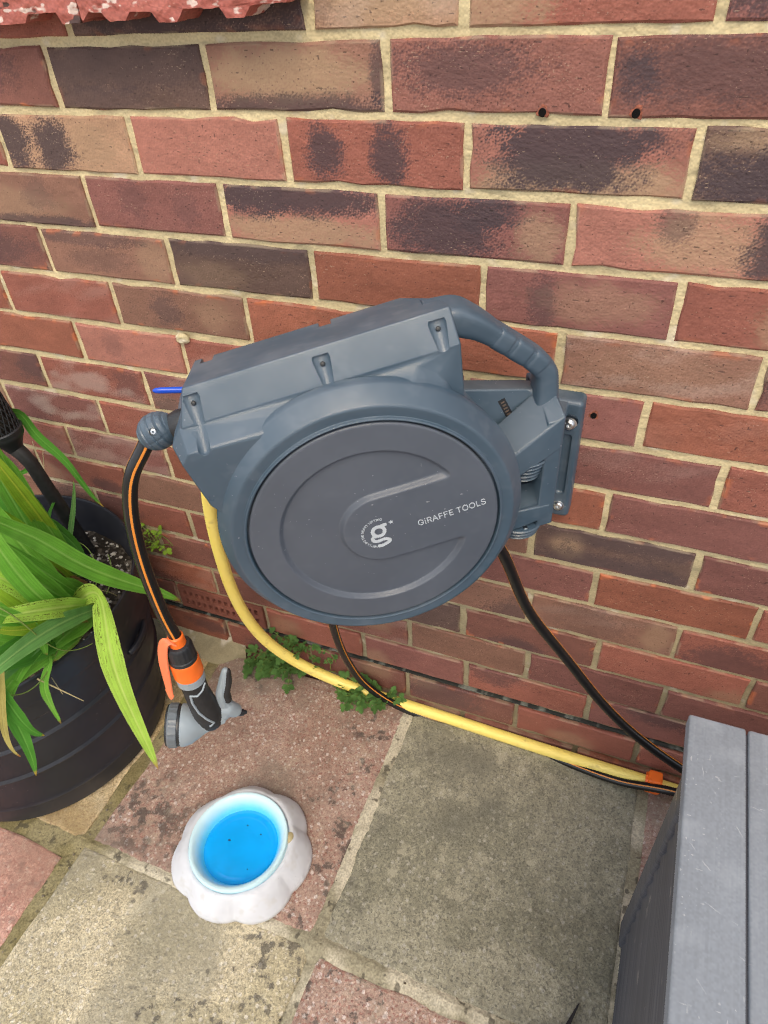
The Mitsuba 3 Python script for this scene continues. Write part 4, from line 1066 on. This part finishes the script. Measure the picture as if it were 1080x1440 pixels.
# ---------------------------------------------------------------- strap-leaved plant
LEAVES = [
([[-0.726,-0.089,0.488],[-0.725,-0.075,0.564],[-0.72,-0.071,0.605],[-0.703,-0.063,0.609],[-0.675,-0.067,0.581],[-0.63,-0.069,0.533],[-0.591,-0.075,0.476],[-0.568,-0.072,0.432]],0.017,'d'),
([[-0.608,-0.158,0.338],[-0.591,-0.177,0.439],[-0.572,-0.206,0.554],[-0.556,-0.233,0.647],[-0.551,-0.255,0.725]],0.028,'y'),
([[-0.49,-0.338,0.655],[-0.486,-0.314,0.611],[-0.471,-0.285,0.561],[-0.457,-0.256,0.498],[-0.437,-0.223,0.437],[-0.412,-0.185,0.38],[-0.387,-0.137,0.304]],0.034,'b'),
([[-0.491,-0.355,0.643],[-0.469,-0.34,0.57],[-0.468,-0.311,0.488],[-0.474,-0.27,0.395]],0.05,'b'),
([[-0.584,-0.147,0.354],[-0.586,-0.147,0.389],[-0.598,-0.155,0.431],[-0.616,-0.165,0.463],[-0.629,-0.185,0.48],[-0.637,-0.21,0.471]],0.02,'d'),
([[-0.521,-0.262,0.354],[-0.453,-0.266,0.423],[-0.405,-0.274,0.448],[-0.379,-0.305,0.412],[-0.345,-0.346,0.361],[-0.307,-0.376,0.304],[-0.26,-0.409,0.24]],0.037,'l'),
([[-0.462,-0.421,0.527],[-0.43,-0.372,0.504],[-0.431,-0.319,0.46],[-0.455,-0.251,0.388]],0.03,'l'),
([[-0.413,-0.488,0.489],[-0.414,-0.416,0.479],[-0.42,-0.356,0.457],[-0.432,-0.291,0.417],[-0.453,-0.232,0.369]],0.028,'t'),
([[-0.446,-0.373,0.412],[-0.428,-0.381,0.406],[-0.423,-0.405,0.39],[-0.415,-0.42,0.362],[-0.396,-0.432,0.327]],0.0125,'b'),
([[-0.446,-0.461,0.459],[-0.422,-0.466,0.419],[-0.406,-0.472,0.388],[-0.394,-0.462,0.34]],0.018,'d'),
([[-0.44,-0.451,0.458],[-0.42,-0.471,0.401],[-0.405,-0.483,0.355],[-0.386,-0.506,0.305]],0.02,'d'),
([[-0.432,-0.439,0.471],[-0.418,-0.476,0.426],[-0.41,-0.495,0.397],[-0.402,-0.505,0.372],[-0.393,-0.505,0.351]],0.01,'w'),
([[-0.669,-0.194,0.61],[-0.621,-0.203,0.51],[-0.611,-0.195,0.415],[-0.604,-0.171,0.309]],0.036,'d'),
([[-0.69,-0.211,0.544],[-0.655,-0.215,0.453],[-0.633,-0.204,0.35],[-0.613,-0.186,0.277]],0.04,'d'),
([[-0.521,-0.382,0.521],[-0.494,-0.35,0.475],[-0.484,-0.311,0.425],[-0.507,-0.228,0.346]],0.045,'b'),
([[-0.479,-0.438,0.49],[-0.466,-0.379,0.46],[-0.467,-0.314,0.422],[-0.483,-0.239,0.362]],0.04,'b'),
([[-0.503,-0.256,0.355],[-0.491,-0.292,0.397],[-0.485,-0.331,0.429],[-0.451,-0.363,0.423],[-0.432,-0.374,0.399]],0.042,'b'),
([[-0.545,-0.351,0.535],[-0.519,-0.338,0.478],[-0.511,-0.305,0.41],[-0.528,-0.24,0.328]],0.042,'b'),
([[-0.479,-0.264,0.357],[-0.465,-0.306,0.41],[-0.449,-0.366,0.435],[-0.436,-0.439,0.445],[-0.43,-0.48,0.451]],0.03,'t'),
([[-0.516,-0.208,0.337],[-0.501,-0.253,0.417],[-0.491,-0.316,0.461],[-0.493,-0.332,0.469]],0.038,'b'),
([[-0.583,-0.231,0.692],[-0.583,-0.221,0.577],[-0.595,-0.208,0.473],[-0.605,-0.189,0.33]],0.03,'b'),
([[-0.591,-0.309,0.535],[-0.56,-0.294,0.454],[-0.552,-0.265,0.368],[-0.558,-0.206,0.287]],0.045,'d'),
([[-0.473,-0.238,0.368],[-0.446,-0.303,0.393],[-0.435,-0.355,0.412],[-0.433,-0.381,0.411]],0.036,'b'),
([[-0.487,-0.271,0.361],[-0.467,-0.348,0.417],[-0.448,-0.417,0.437],[-0.442,-0.467,0.453]],0.045,'b'),
([[-0.444,-0.459,0.489],[-0.438,-0.415,0.459],[-0.445,-0.353,0.423],[-0.452,-0.299,0.386]],0.05,'d'),
([[-0.466,-0.429,0.529],[-0.456,-0.396,0.487],[-0.457,-0.348,0.438],[-0.476,-0.275,0.378]],0.05,'b'),
([[-0.492,-0.366,0.599],[-0.472,-0.36,0.526],[-0.456,-0.339,0.458],[-0.453,-0.31,0.395]],0.036,'y'),
([[-0.587,-0.265,0.622],[-0.555,-0.263,0.522],[-0.538,-0.25,0.427],[-0.541,-0.218,0.324]],0.034,'b'),
([[-0.49,-0.246,0.349],[-0.455,-0.316,0.378],[-0.436,-0.372,0.389]],0.03,'l'),
([[-0.454,-0.356,0.684],[-0.438,-0.356,0.573],[-0.44,-0.333,0.476],[-0.442,-0.286,0.385]],0.03,'b'),
([[-0.455,-0.292,0.378],[-0.439,-0.368,0.409],[-0.433,-0.437,0.428],[-0.429,-0.462,0.427],[-0.423,-0.481,0.414]],0.03,'b'),
([[-0.599,-0.163,0.326],[-0.603,-0.172,0.44],[-0.6,-0.187,0.533],[-0.592,-0.196,0.614],[-0.585,-0.203,0.658]],0.022,'b'),
([[-0.586,-0.16,0.346],[-0.584,-0.182,0.462],[-0.577,-0.203,0.565],[-0.567,-0.236,0.66]],0.026,'b'),
([[-0.58,-0.186,0.354],[-0.576,-0.217,0.461],[-0.569,-0.249,0.551],[-0.562,-0.28,0.612]],0.024,'y'),
([[-0.472,-0.389,0.593],[-0.461,-0.367,0.559],[-0.454,-0.343,0.5],[-0.447,-0.328,0.439]],0.03,'l'),
([[-0.514,-0.339,0.611],[-0.493,-0.313,0.549],[-0.483,-0.277,0.462],[-0.491,-0.231,0.359]],0.022,'b'),
([[-0.452,-0.423,0.564],[-0.44,-0.397,0.516],[-0.43,-0.377,0.44],[-0.426,-0.384,0.417]],0.026,'b'),
([[-0.427,-0.421,0.52],[-0.429,-0.385,0.481],[-0.439,-0.323,0.434],[-0.474,-0.237,0.37]],0.022,'y'),
([[-0.46,-0.305,0.39],[-0.444,-0.357,0.419],[-0.43,-0.425,0.43],[-0.426,-0.465,0.409],[-0.421,-0.481,0.398]],0.016,'b'),
([[-0.619,-0.214,0.661],[-0.624,-0.179,0.596],[-0.632,-0.161,0.505],[-0.63,-0.154,0.4]],0.024,'b'),
([[-0.622,-0.191,0.363],[-0.643,-0.144,0.424],[-0.652,-0.115,0.441],[-0.663,-0.087,0.443]],0.012,'d'),
([[-0.624,-0.151,0.345],[-0.635,-0.104,0.393],[-0.649,-0.063,0.428],[-0.662,-0.039,0.45]],0.01,'t'),
]
STEMS = [
([[-0.582,-0.163,0.308],[-0.59,-0.193,0.375],[-0.597,-0.217,0.45],[-0.595,-0.25,0.53]],0.006),
([[-0.595,-0.166,0.288],[-0.609,-0.196,0.345],[-0.619,-0.229,0.4],[-0.614,-0.279,0.496]],0.006),
([[-0.67,-0.131,0.414],[-0.664,-0.136,0.495],[-0.664,-0.146,0.565],[-0.638,-0.169,0.629]],0.005),
]
WISPS = [
[[-0.488,-0.25,0.375],[-0.501,-0.203,0.373],[-0.54,-0.158,0.398],[-0.571,-0.148,0.406]],
[[-0.527,-0.172,0.311],[-0.529,-0.145,0.332],[-0.543,-0.123,0.363]],
[[-0.498,-0.245,0.388],[-0.494,-0.206,0.364],[-0.488,-0.182,0.328]],
[[-0.469,-0.289,0.408],[-0.431,-0.364,0.403],[-0.421,-0.416,0.397],[-0.425,-0.467,0.436]],
[[-0.431,-0.41,0.395],[-0.408,-0.4,0.365],[-0.39,-0.387,0.328]],
[[-0.715,-0.069,0.434],[-0.745,-0.032,0.471],[-0.766,-0.012,0.503]],
[[-0.714,-0.067,0.433],[-0.736,-0.035,0.457],[-0.75,-0.011,0.481]],
[[-0.435,-0.402,0.541],[-0.418,-0.381,0.456],[-0.417,-0.351,0.398],[-0.41,-0.318,0.38]],
]
LM = dict(b='leaf_bright', d='leaf_dark', l='leaf_lime', y='leaf_yellow', t='leaf_teal', w='leaf_brown')


def leaf_mesh(pts, width, n=44, m=7):
    p = spline(pts, n) if len(pts) > 2 else np.linspace(pts[0], pts[1], n)
    t = np.gradient(p, axis=0)
    t /= np.linalg.norm(t, axis=1, keepdims=True)
    # a leaf turns its upper face up and towards the light
    want = np.array([0.60, -0.62, 0.72]) + rng.normal(0, 0.18, 3)
    nn = want - t * (t @ want)[:, None]
    for k in range(1, n):
        a = nn[k - 1] - t[k] * (nn[k - 1] @ t[k])
        a /= np.linalg.norm(a) + 1e-9
        b = nn[k] / (np.linalg.norm(nn[k]) + 1e-9)
        nn[k] = 0.8 * a + 0.2 * b
    nn /= np.linalg.norm(nn, axis=1, keepdims=True)
    sd = np.cross(t, nn)
    s = np.linspace(0, 1, n)
    w = width * 0.5 * (0.45 + 0.55 * np.clip(s / 0.35, 0, 1) ** 0.8) * np.clip((1 - s) / 0.42, 0, 1) ** 0.62
    w = np.maximum(w, 0.0003)
    ph = rng.random() * 6
    x = np.linspace(-1, 1, m)
    v, uv = [], []
    for k in range(n):
        keel = 0.34 * (1 - 0.5 * s[k])
        for q in x:
            lift = keel * abs(q) ** 1.2 * w[k] + 0.0012 * math.sin(ph + 17 * s[k] + 2.2 * q) * abs(q)
            v.append(p[k] + sd[k] * q * w[k] + nn[k] * lift)
            uv.append(((q + 1) / 2, s[k]))
    f = []
    for k in range(n - 1):
        for j in range(m - 1):
            a = k * m + j
            f += [[a, a + 1, a + m + 1], [a, a + m + 1, a + m]]
    return trimesh.Trimesh(np.array(v), np.array(f), process=False), np.array(uv)


for k in range(16):                                       # thinner blades that fill the clump
    o = np.array([-0.585, -0.205, 0.30]) + rng.normal(0, 1, 3) * [0.035, 0.04, 0.006]
    a = rng.uniform(-2.9, -1.75)
    L = rng.uniform(0.16, 0.30)
    d = np.array([math.cos(a), math.sin(a), 0])
    LEAVES.append(([list(o), list(o + d * 0.35 * L + [0, 0, 0.45 * L]), list(o + d * 0.72 * L + [0, 0, 0.62 * L]), list(o + d * 1.0 * L + [0, 0, rng.uniform(0.35, 0.62) * L])], float(rng.uniform(0.010, 0.022)), 'bbdyt'[int(rng.integers(5))]))
for pts, w, c in LEAVES:
    mesh, uv = leaf_mesh(pts, w)
    put('strap_leaved_plant__leaf', mesh, LM[c], smooth=True, uv=uv, label={'l': 'yellowing leaf with rows of dark specks', 'w': 'withered leaf with a brown curled tip'}.get(c))
for pts, r in STEMS:
    put('strap_leaved_plant__stem', tube(spline(pts, 30), np.linspace(r, r * 0.7, 30), 10), 'stem_red', smooth=True)
tag('strap_leaved_plant', 'plant with long bright green strap leaves spilling over the black tub', 'plant')
for pts in WISPS:
    put('grass_weed__blade', tube(spline(pts, 24), np.linspace(0.0013, 0.0007, 24), 6), 'straw' if rng.random() < 0.6 else 'stem_green', smooth=True)
for k in range(26):
    a, r = rng.uniform(-1.2, 1.4), rng.uniform(0.12, 0.24)
    x, y = PC[0] + r * math.cos(a), PC[1] + r * math.sin(a)
    d = rng.normal(0, 0.03, 2)
    h = rng.uniform(0.02, 0.055)
    p = [(x, y, 0.312), (x + d[0] * 0.5, y + d[1] * 0.5, 0.312 + h), (x + d[0] * 1.3, y + d[1] * 1.3, 0.312 + h * 0.9)]
    put('grass_weed__blade', tube(spline(p, 10), np.linspace(0.0012, 0.0004, 10), 5), ['stem_green', 'leaf_dark', 'straw'][int(rng.integers(3))], smooth=True)
tag('grass_weed', 'thin pale and green grass blades growing between the strap leaves in the tub', 'grass')

# ---------------------------------------------------------------- garden torch lamp in the pot
A0, A1 = np.array([-0.651, -0.082, 0.322]), np.array([-0.676, -0.100, 0.547])
ad = (A1 - A0) / np.linalg.norm(A1 - A0)
put('garden_torch__pole', tube(np.array([A0 - ad * 0.05, A0, A0 + ad * 0.12, A0 + ad * 0.135, A0 + ad * 0.136, A1 - ad * 0.02, A1 + [-0.006, 0, -0.002], A1 + [-0.016, 0, 0.008], A1 + [-0.022, 0, 0.018]]), [0.0135, 0.0135, 0.0135, 0.0135, 0.0128, 0.0128, 0.0130, 0.0138, 0.0142], 24), 'rubber_black', smooth=35)
hb = A1 + np.array([-0.020, 0.0, 0.012])
cup = [(0.0142, -0.004), (0.017, 0.004), (0.024, 0.016), (0.030, 0.024), (0.0315, 0.030), (0.0315, 0.036), (0.029, 0.037)]
put('garden_torch__cup', lathe(cup, 40, hb, ad), 'dark_plastic', smooth=30)
u1 = np.cross(ad, [0, 1, 0])
u1 /= np.linalg.norm(u1)
u2 = np.cross(ad, u1)
for sgn in (1, -1):
    bars = []
    for k in range(22):
        pts = []
        for q in range(14):
            a = 2 * math.pi * k / 22 + sgn * q * 0.085
            pts.append(hb + ad * (0.035 + 0.0075 * q) + 0.0295 * (math.cos(a) * u1 + math.sin(a) * u2))
        bars.append(tube(np.array(pts), 0.0014, 6))
    put('garden_torch__lattice', trimesh.util.concatenate(bars), 'dark_plastic', smooth=True)
put('garden_torch__core', lathe([(0.023, 0.035), (0.023, 0.135)], 30, hb, ad), 'soil_mat', smooth=True)
put('garden_torch__cap', lathe([(0.029, 0.130), (0.033, 0.132), (0.033, 0.142), (0.030, 0.146), (0.001, 0.147)], 40, hb, ad), 'dark_plastic', smooth=30)
put('garden_torch__rim', lathe([(0.0295, 0.034), (0.0330, 0.035), (0.0336, 0.039), (0.0310, 0.041)], 40, hb, ad), 'dark_plastic', smooth=30)
tag('garden_torch', 'black garden torch lamp with lattice head on a pole stuck in the tub', 'garden lamp')

# ---------------------------------------------------------------- weeds along the wall foot
def weed_leaflet(o, d, up, L):
    d = d / np.linalg.norm(d)
    sd = np.cross(d, up)
    sd /= np.linalg.norm(sd)
    nn = np.cross(sd, d)
    out = [(0, 0.03), (0.18, 0.16), (0.30, 0.40), (0.40, 0.26), (0.55, 0.46), (0.62, 0.24), (0.78, 0.28), (1.0, 0.0)]
    v = [o]
    for x, y in out:
        v.append(o + d * x * L + sd * y * L - nn * 0.10 * L * x * x + nn * 0.12 * L * y)
    for x, y in out[::-1][1:]:
        v.append(o + d * x * L - sd * y * L - nn * 0.10 * L * x * x + nn * 0.12 * L * y)
    mid = o + d * 0.5 * L - nn * 0.03 * L
    v.append(mid)
    n = len(v) - 1
    return np.array(v), [[n, k, (k + 1) % n] for k in range(n)]


def weed_clump(name, roots, n, size, mat, label, group=None, stemmat='stem_green', lean=(0, -0.6, 0.6)):
    stems, lv, lf = [], [], []
    off = 0
    for k in range(n):
        o = np.array(roots[k % len(roots)]) + np.r_[rng.normal(0, 0.012), rng.normal(0, 0.004), 0]
        d = np.array(lean) + rng.normal(0, 0.55, 3)
        d[1] = min(d[1], 0.05)
        d[2] = abs(d[2]) + 0.15
        d /= np.linalg.norm(d)
        L = size * rng.uniform(0.6, 1.25)
        tip = o + d * L
        tip[1] = min(tip[1], -0.006)
        midp = (o + tip) / 2 + [0, 0, 0.18 * L]
        stems.append(tube(spline([o, midp, tip], 8), 0.0008, 5))
        e = tip - midp
        e /= np.linalg.norm(e)
        upv = np.array([0, -0.5, 1.0]) + rng.normal(0, 0.3, 3)
        sidev = np.cross(e, upv)
        sidev /= np.linalg.norm(sidev)
        for pos, sgn, sc in ((1.0, 0, 1.0), (0.92, 1, 0.9), (0.92, -1, 0.9), (0.62, 1, 0.62), (0.62, -1, 0.62)):
            b = o + (tip - o) * pos + [0, 0, 0.3 * L * pos * (1 - pos)]
            dd = e if sgn == 0 else 0.55 * e + sgn * 0.8 * sidev
            v, f = weed_leaflet(b, dd + rng.normal(0, 0.12, 3), upv, L * (0.22 if name == 'wall_sprig' else 0.34) * sc * rng.uniform(0.8, 1.2))
            v[:, 1] = np.minimum(v[:, 1], -0.002)
            lv.append(v)
            lf += [[a + off for a in t] for t in f]
            off += len(v)
    put(name + '__foliage', trimesh.Trimesh(np.vstack(lv), np.array(lf), process=False), mat)
    k = put(name + '__stems', trimesh.util.concatenate(stems), stemmat, smooth=True)
    tag(k.rsplit('__', 1)[0], label, 'weed', group)


weed_clump('wall_weed', [(-0.335, -0.012, 0.004), (-0.295, -0.014, 0.004), (-0.265, -0.010, 0.012)], 60, 0.040, 'weed_leaf', 'leafy green weed on both sides of the yellow hose below the left of the reel')
weed_clump('wall_weed_001', [(-0.085, -0.024, 0.012), (-0.055, -0.020, 0.010), (-0.110, -0.028, 0.006)], 66, 0.040, 'weed_leaf', 'dense green weed where the black hose meets the yellow hose at the wall foot')
weed_clump('wall_weed_002', [(-0.262, -0.010, 0.085), (-0.245, -0.010, 0.070)], 24, 0.040, 'weed_leaf', 'small ferny weed growing from the wall joint above the yellow hose', lean=(0.1, -0.4, 0.2))
weed_clump('wall_weed_003', [(-0.150, -0.008, 0.075), (-0.165, -0.010, 0.040)], 8, 0.030, 'weed_leaf', 'sparse weed tuft on the lowest bricks left of the black hose', lean=(0, -0.4, 0.1))
weed_clump('wall_sprig', [(-0.545, -0.008, 0.285), (-0.540, -0.008, 0.290)], 16, 0.050, 'sprig_leaf', 'pale yellow green sprig growing from the wall behind the lead hose', lean=(0.5, -0.5, 0.5))

# grit and crumbs in the slab joints and the gap at the wall foot
gj = []
for k in range(420):
    t = rng.random()
    if k % 3 == 0:
        x, y, z = rng.uniform(-0.40, 0.9), rng.normal(-0.014, 0.006), -0.022
    elif k % 3 == 1:
        x, y, z = rng.uniform(-0.9, 0.9), rng.normal(-0.479, 0.005), -0.003
    else:
        x, y, z = rng.choice([-0.449, 0.014, 0.473]) + rng.normal(0, 0.004), rng.uniform(-0.95, -0.03), -0.003
    q_ = 0.0007 + 0.0020 * rng.random() ** 3
    g = ico.copy()
    g.vertices = g.vertices * (0.6 + 0.6 * rng.random((len(g.vertices), 1))) * q_ * [1.2, 1, 0.7]
    g.apply_translation([x, y, z + 0.3 * q_])
    gj.append(g)
put('joint_grit', trimesh.util.concatenate(gj), 'grit_dark', label='small grit lying in the joints between the slabs', cat='grit', kind='stuff')

# ---------------------------------------------------------------- white bowl with blue liquid
BC = np.array([-0.162, -0.396, 0.0])


def lobes(scale):
    return lambda a, i: 1 + scale[i] * (0.95 * np.abs(np.cos(3.5 * a + 0.5)) ** 0.8 - 0.62 + 0.25 * np.sin(2 * a + 1.2) + 0.2 * np.sin(3 * a))


sprof = [(0.116, 0.000), (0.1185, 0.004), (0.1175, 0.010), (0.1120, 0.022), (0.1030, 0.036), (0.0960, 0.045), (0.0910, 0.0485), (0.0860, 0.0480), (0.0845, 0.0440)]
sh = lathe(sprof, 160, BC, (0, 0, 1), radial=lobes([0.088, 0.088, 0.088, 0.082, 0.064, 0.044, 0.020, 0.0, 0.0]))
sh.vertices += 0.0022 * (np.stack([meshkit.fbm(sh.vertices * 45 + k * 9, 3) for k in range(3)], -1) - 0.5)
put('water_bowl__shell', sh, 'plaster_white', smooth=True)
put('water_bowl__liner', lathe([(0.0850, 0.0440), (0.0850, 0.0520), (0.0835, 0.0545), (0.0800, 0.0548), (0.0765, 0.0525), (0.0720, 0.0450), (0.0638, 0.0280), (0.0600, 0.0120), (0.0001, 0.0100)], 120, BC), 'liner_glaze', smooth=40)
put('water_bowl__chip', (lambda t: (t.apply_scale([0.008, 0.011, 0.005]), t.apply_translation(BC + [0.078, 0.034, 0.047]), t)[2])(trimesh.creation.icosphere(2, 1.0)), 'straw', smooth=True)
tag('water_bowl', 'white lobed plaster bowl standing on the pink and yellow slabs', 'bowl')
wl = lathe([(0.0001, 0.0266), (0.0495, 0.0267), (0.0508, 0.0272), (0.0520, 0.0270), (0.058, 0.0270), (0.0625, 0.0273), (0.0640, 0.0282)], 100, BC)
put('blue_water', wl, 'blue_liquid', smooth=True, label='bright blue liquid filling the white bowl', cat='liquid')
dv = []
for x, y, s in [(-0.025, 0.002, 0.0018), (0.022, 0.030, 0.0013), (-0.008, 0.036, 0.0012), (0.030, -0.030, 0.0010)]:
    g = trimesh.creation.icosphere(1, 1.0)
    g.vertices *= (0.6 + 0.6 * rng.random((len(g.vertices), 1))) * s * [1.2, 1, 0.25]
    g.apply_translation(BC + [x, y, 0.0272])
    dv.append(g)
put('water_specks', trimesh.util.concatenate(dv), 'debris', label='tiny dark specks floating on the blue liquid', cat='debris', kind='stuff')

# ---------------------------------------------------------------- grey storage box
LX0, LX1, LY0, LY1, LZ = 0.4495, 1.62, -0.815, -0.262, 0.537
seams = [0.509, 0.64, 0.77, 0.90, 1.03, 1.16, 1.29, 1.42, 1.56]
xs = [LX0] + seams + [LX1]
for k in range(len(xs) - 1):
    a, b = xs[k] + (0 if k == 0 else 0.0011), xs[k + 1] - (0 if k == len(xs) - 2 else 0.0011)
    pts = [(x, y, z) for x in (a + 0.0028, b - 0.0028) for y in (LY0 + 0.003, LY1 - 0.003) for z in (LZ - 0.018, LZ - 0.0032)]
    put('storage_box__lid__plank', tm(rhull(pts, 0.0028, 12)), 'lid_plastic', smooth=40)
put('storage_box__lid', tm(rbox((LX0 + 0.003, LY0 + 0.003, LZ - 0.042), (LX1 - 0.003, LY1 - 0.003, LZ - 0.0052), 0.0035)), 'box_side', smooth=40)
BX0, BY1, BX1, BY0, BZ = 0.462, -0.277, 1.605, -0.80, LZ - 0.036
for x, y in ((BX0, BY1), (BX0, BY0), (BX1, BY1), (BX1, BY0)):
    sx, sy = (1 if x == BX0 else -1), (-1 if y == BY1 else 1)
    px = sorted((x, x + sx * 0.05))
    py = sorted((y, y + sy * 0.042))
    put('storage_box__corner_post', tm(rbox((px[0], py[0], 0.0), (px[1], py[1], BZ), 0.006)), 'box_side', smooth=40)
nb = 11
bh = (BZ - 0.03) / nb
for k in range(nb):
    z0 = 0.015 + k * bh
    prof = Polygon([(BX0 + 0.004, z0), (BX0 + 0.0125, z0 + bh - 0.0012), (BX0 + 0.022, z0 + bh - 0.0012), (BX0 + 0.022, z0)])
    m = trimesh.creation.extrude_polygon(prof, abs(BY0 - BY1) - 0.084, engine='earcut')
    vv = np.c_[m.vertices[:, 0], BY1 - 0.042 - m.vertices[:, 2], m.vertices[:, 1]]
    put('storage_box__side_board', trimesh.Trimesh(vv, m.faces, process=False), 'box_side')
    prof = Polygon([(BY1 - 0.004, z0), (BY1 - 0.0125, z0 + bh - 0.0012), (BY1 - 0.022, z0 + bh - 0.0012), (BY1 - 0.022, z0)])
    m = trimesh.creation.extrude_polygon(prof, BX1 - BX0 - 0.10, engine='earcut')
    vv = np.c_[BX0 + 0.05 + m.vertices[:, 2], m.vertices[:, 0], m.vertices[:, 1]]
    put('storage_box__back_board', trimesh.Trimesh(vv, m.faces, process=False), 'box_side')
put('storage_box__body', trimesh.creation.box(bounds=[[BX0 + 0.018, BY0 + 0.008, 0.008], [BX1 - 0.018, BY1 - 0.018, BZ - 0.002]]), 'box_side')
tag('storage_box', 'grey plastic storage box with scratched planked lid at the lower right', 'storage box')

# a dark strap end on the slab at the bottom edge
sp_ = spline([(0.4188, -0.414, 0.004), (0.412, -0.435, 0.007), (0.404, -0.462, 0.012), (0.395, -0.50, 0.010), (0.38, -0.56, 0.006)], 24)
wv, wf = [], []
for k, p in enumerate(sp_):
    w = 0.0045 * min(1, 0.25 + k / 9)
    for a, b in ((-1, -0.5), (1, -0.5), (0.9, 0.5), (-0.9, 0.5)):
        wv.append(p + np.array([0.95, 0.3, 0]) * w * a + np.array([0, 0, 0.0035]) * b)
for k in range(len(sp_) - 1):
    for j in range(4):
        j2 = (j + 1) % 4
        wf += [[4 * k + j, 4 * k + j2, 4 * k + 4 + j2], [4 * k + j, 4 * k + 4 + j2, 4 * k + 4 + j]]
wf += [[0, 2, 1], [0, 3, 2]]
put('strap_end', trimesh.Trimesh(np.array(wv), np.array(wf), process=False), 'rubber_black', label='black pointed strap end lying on the grey slab at the bottom edge', cat='strap')
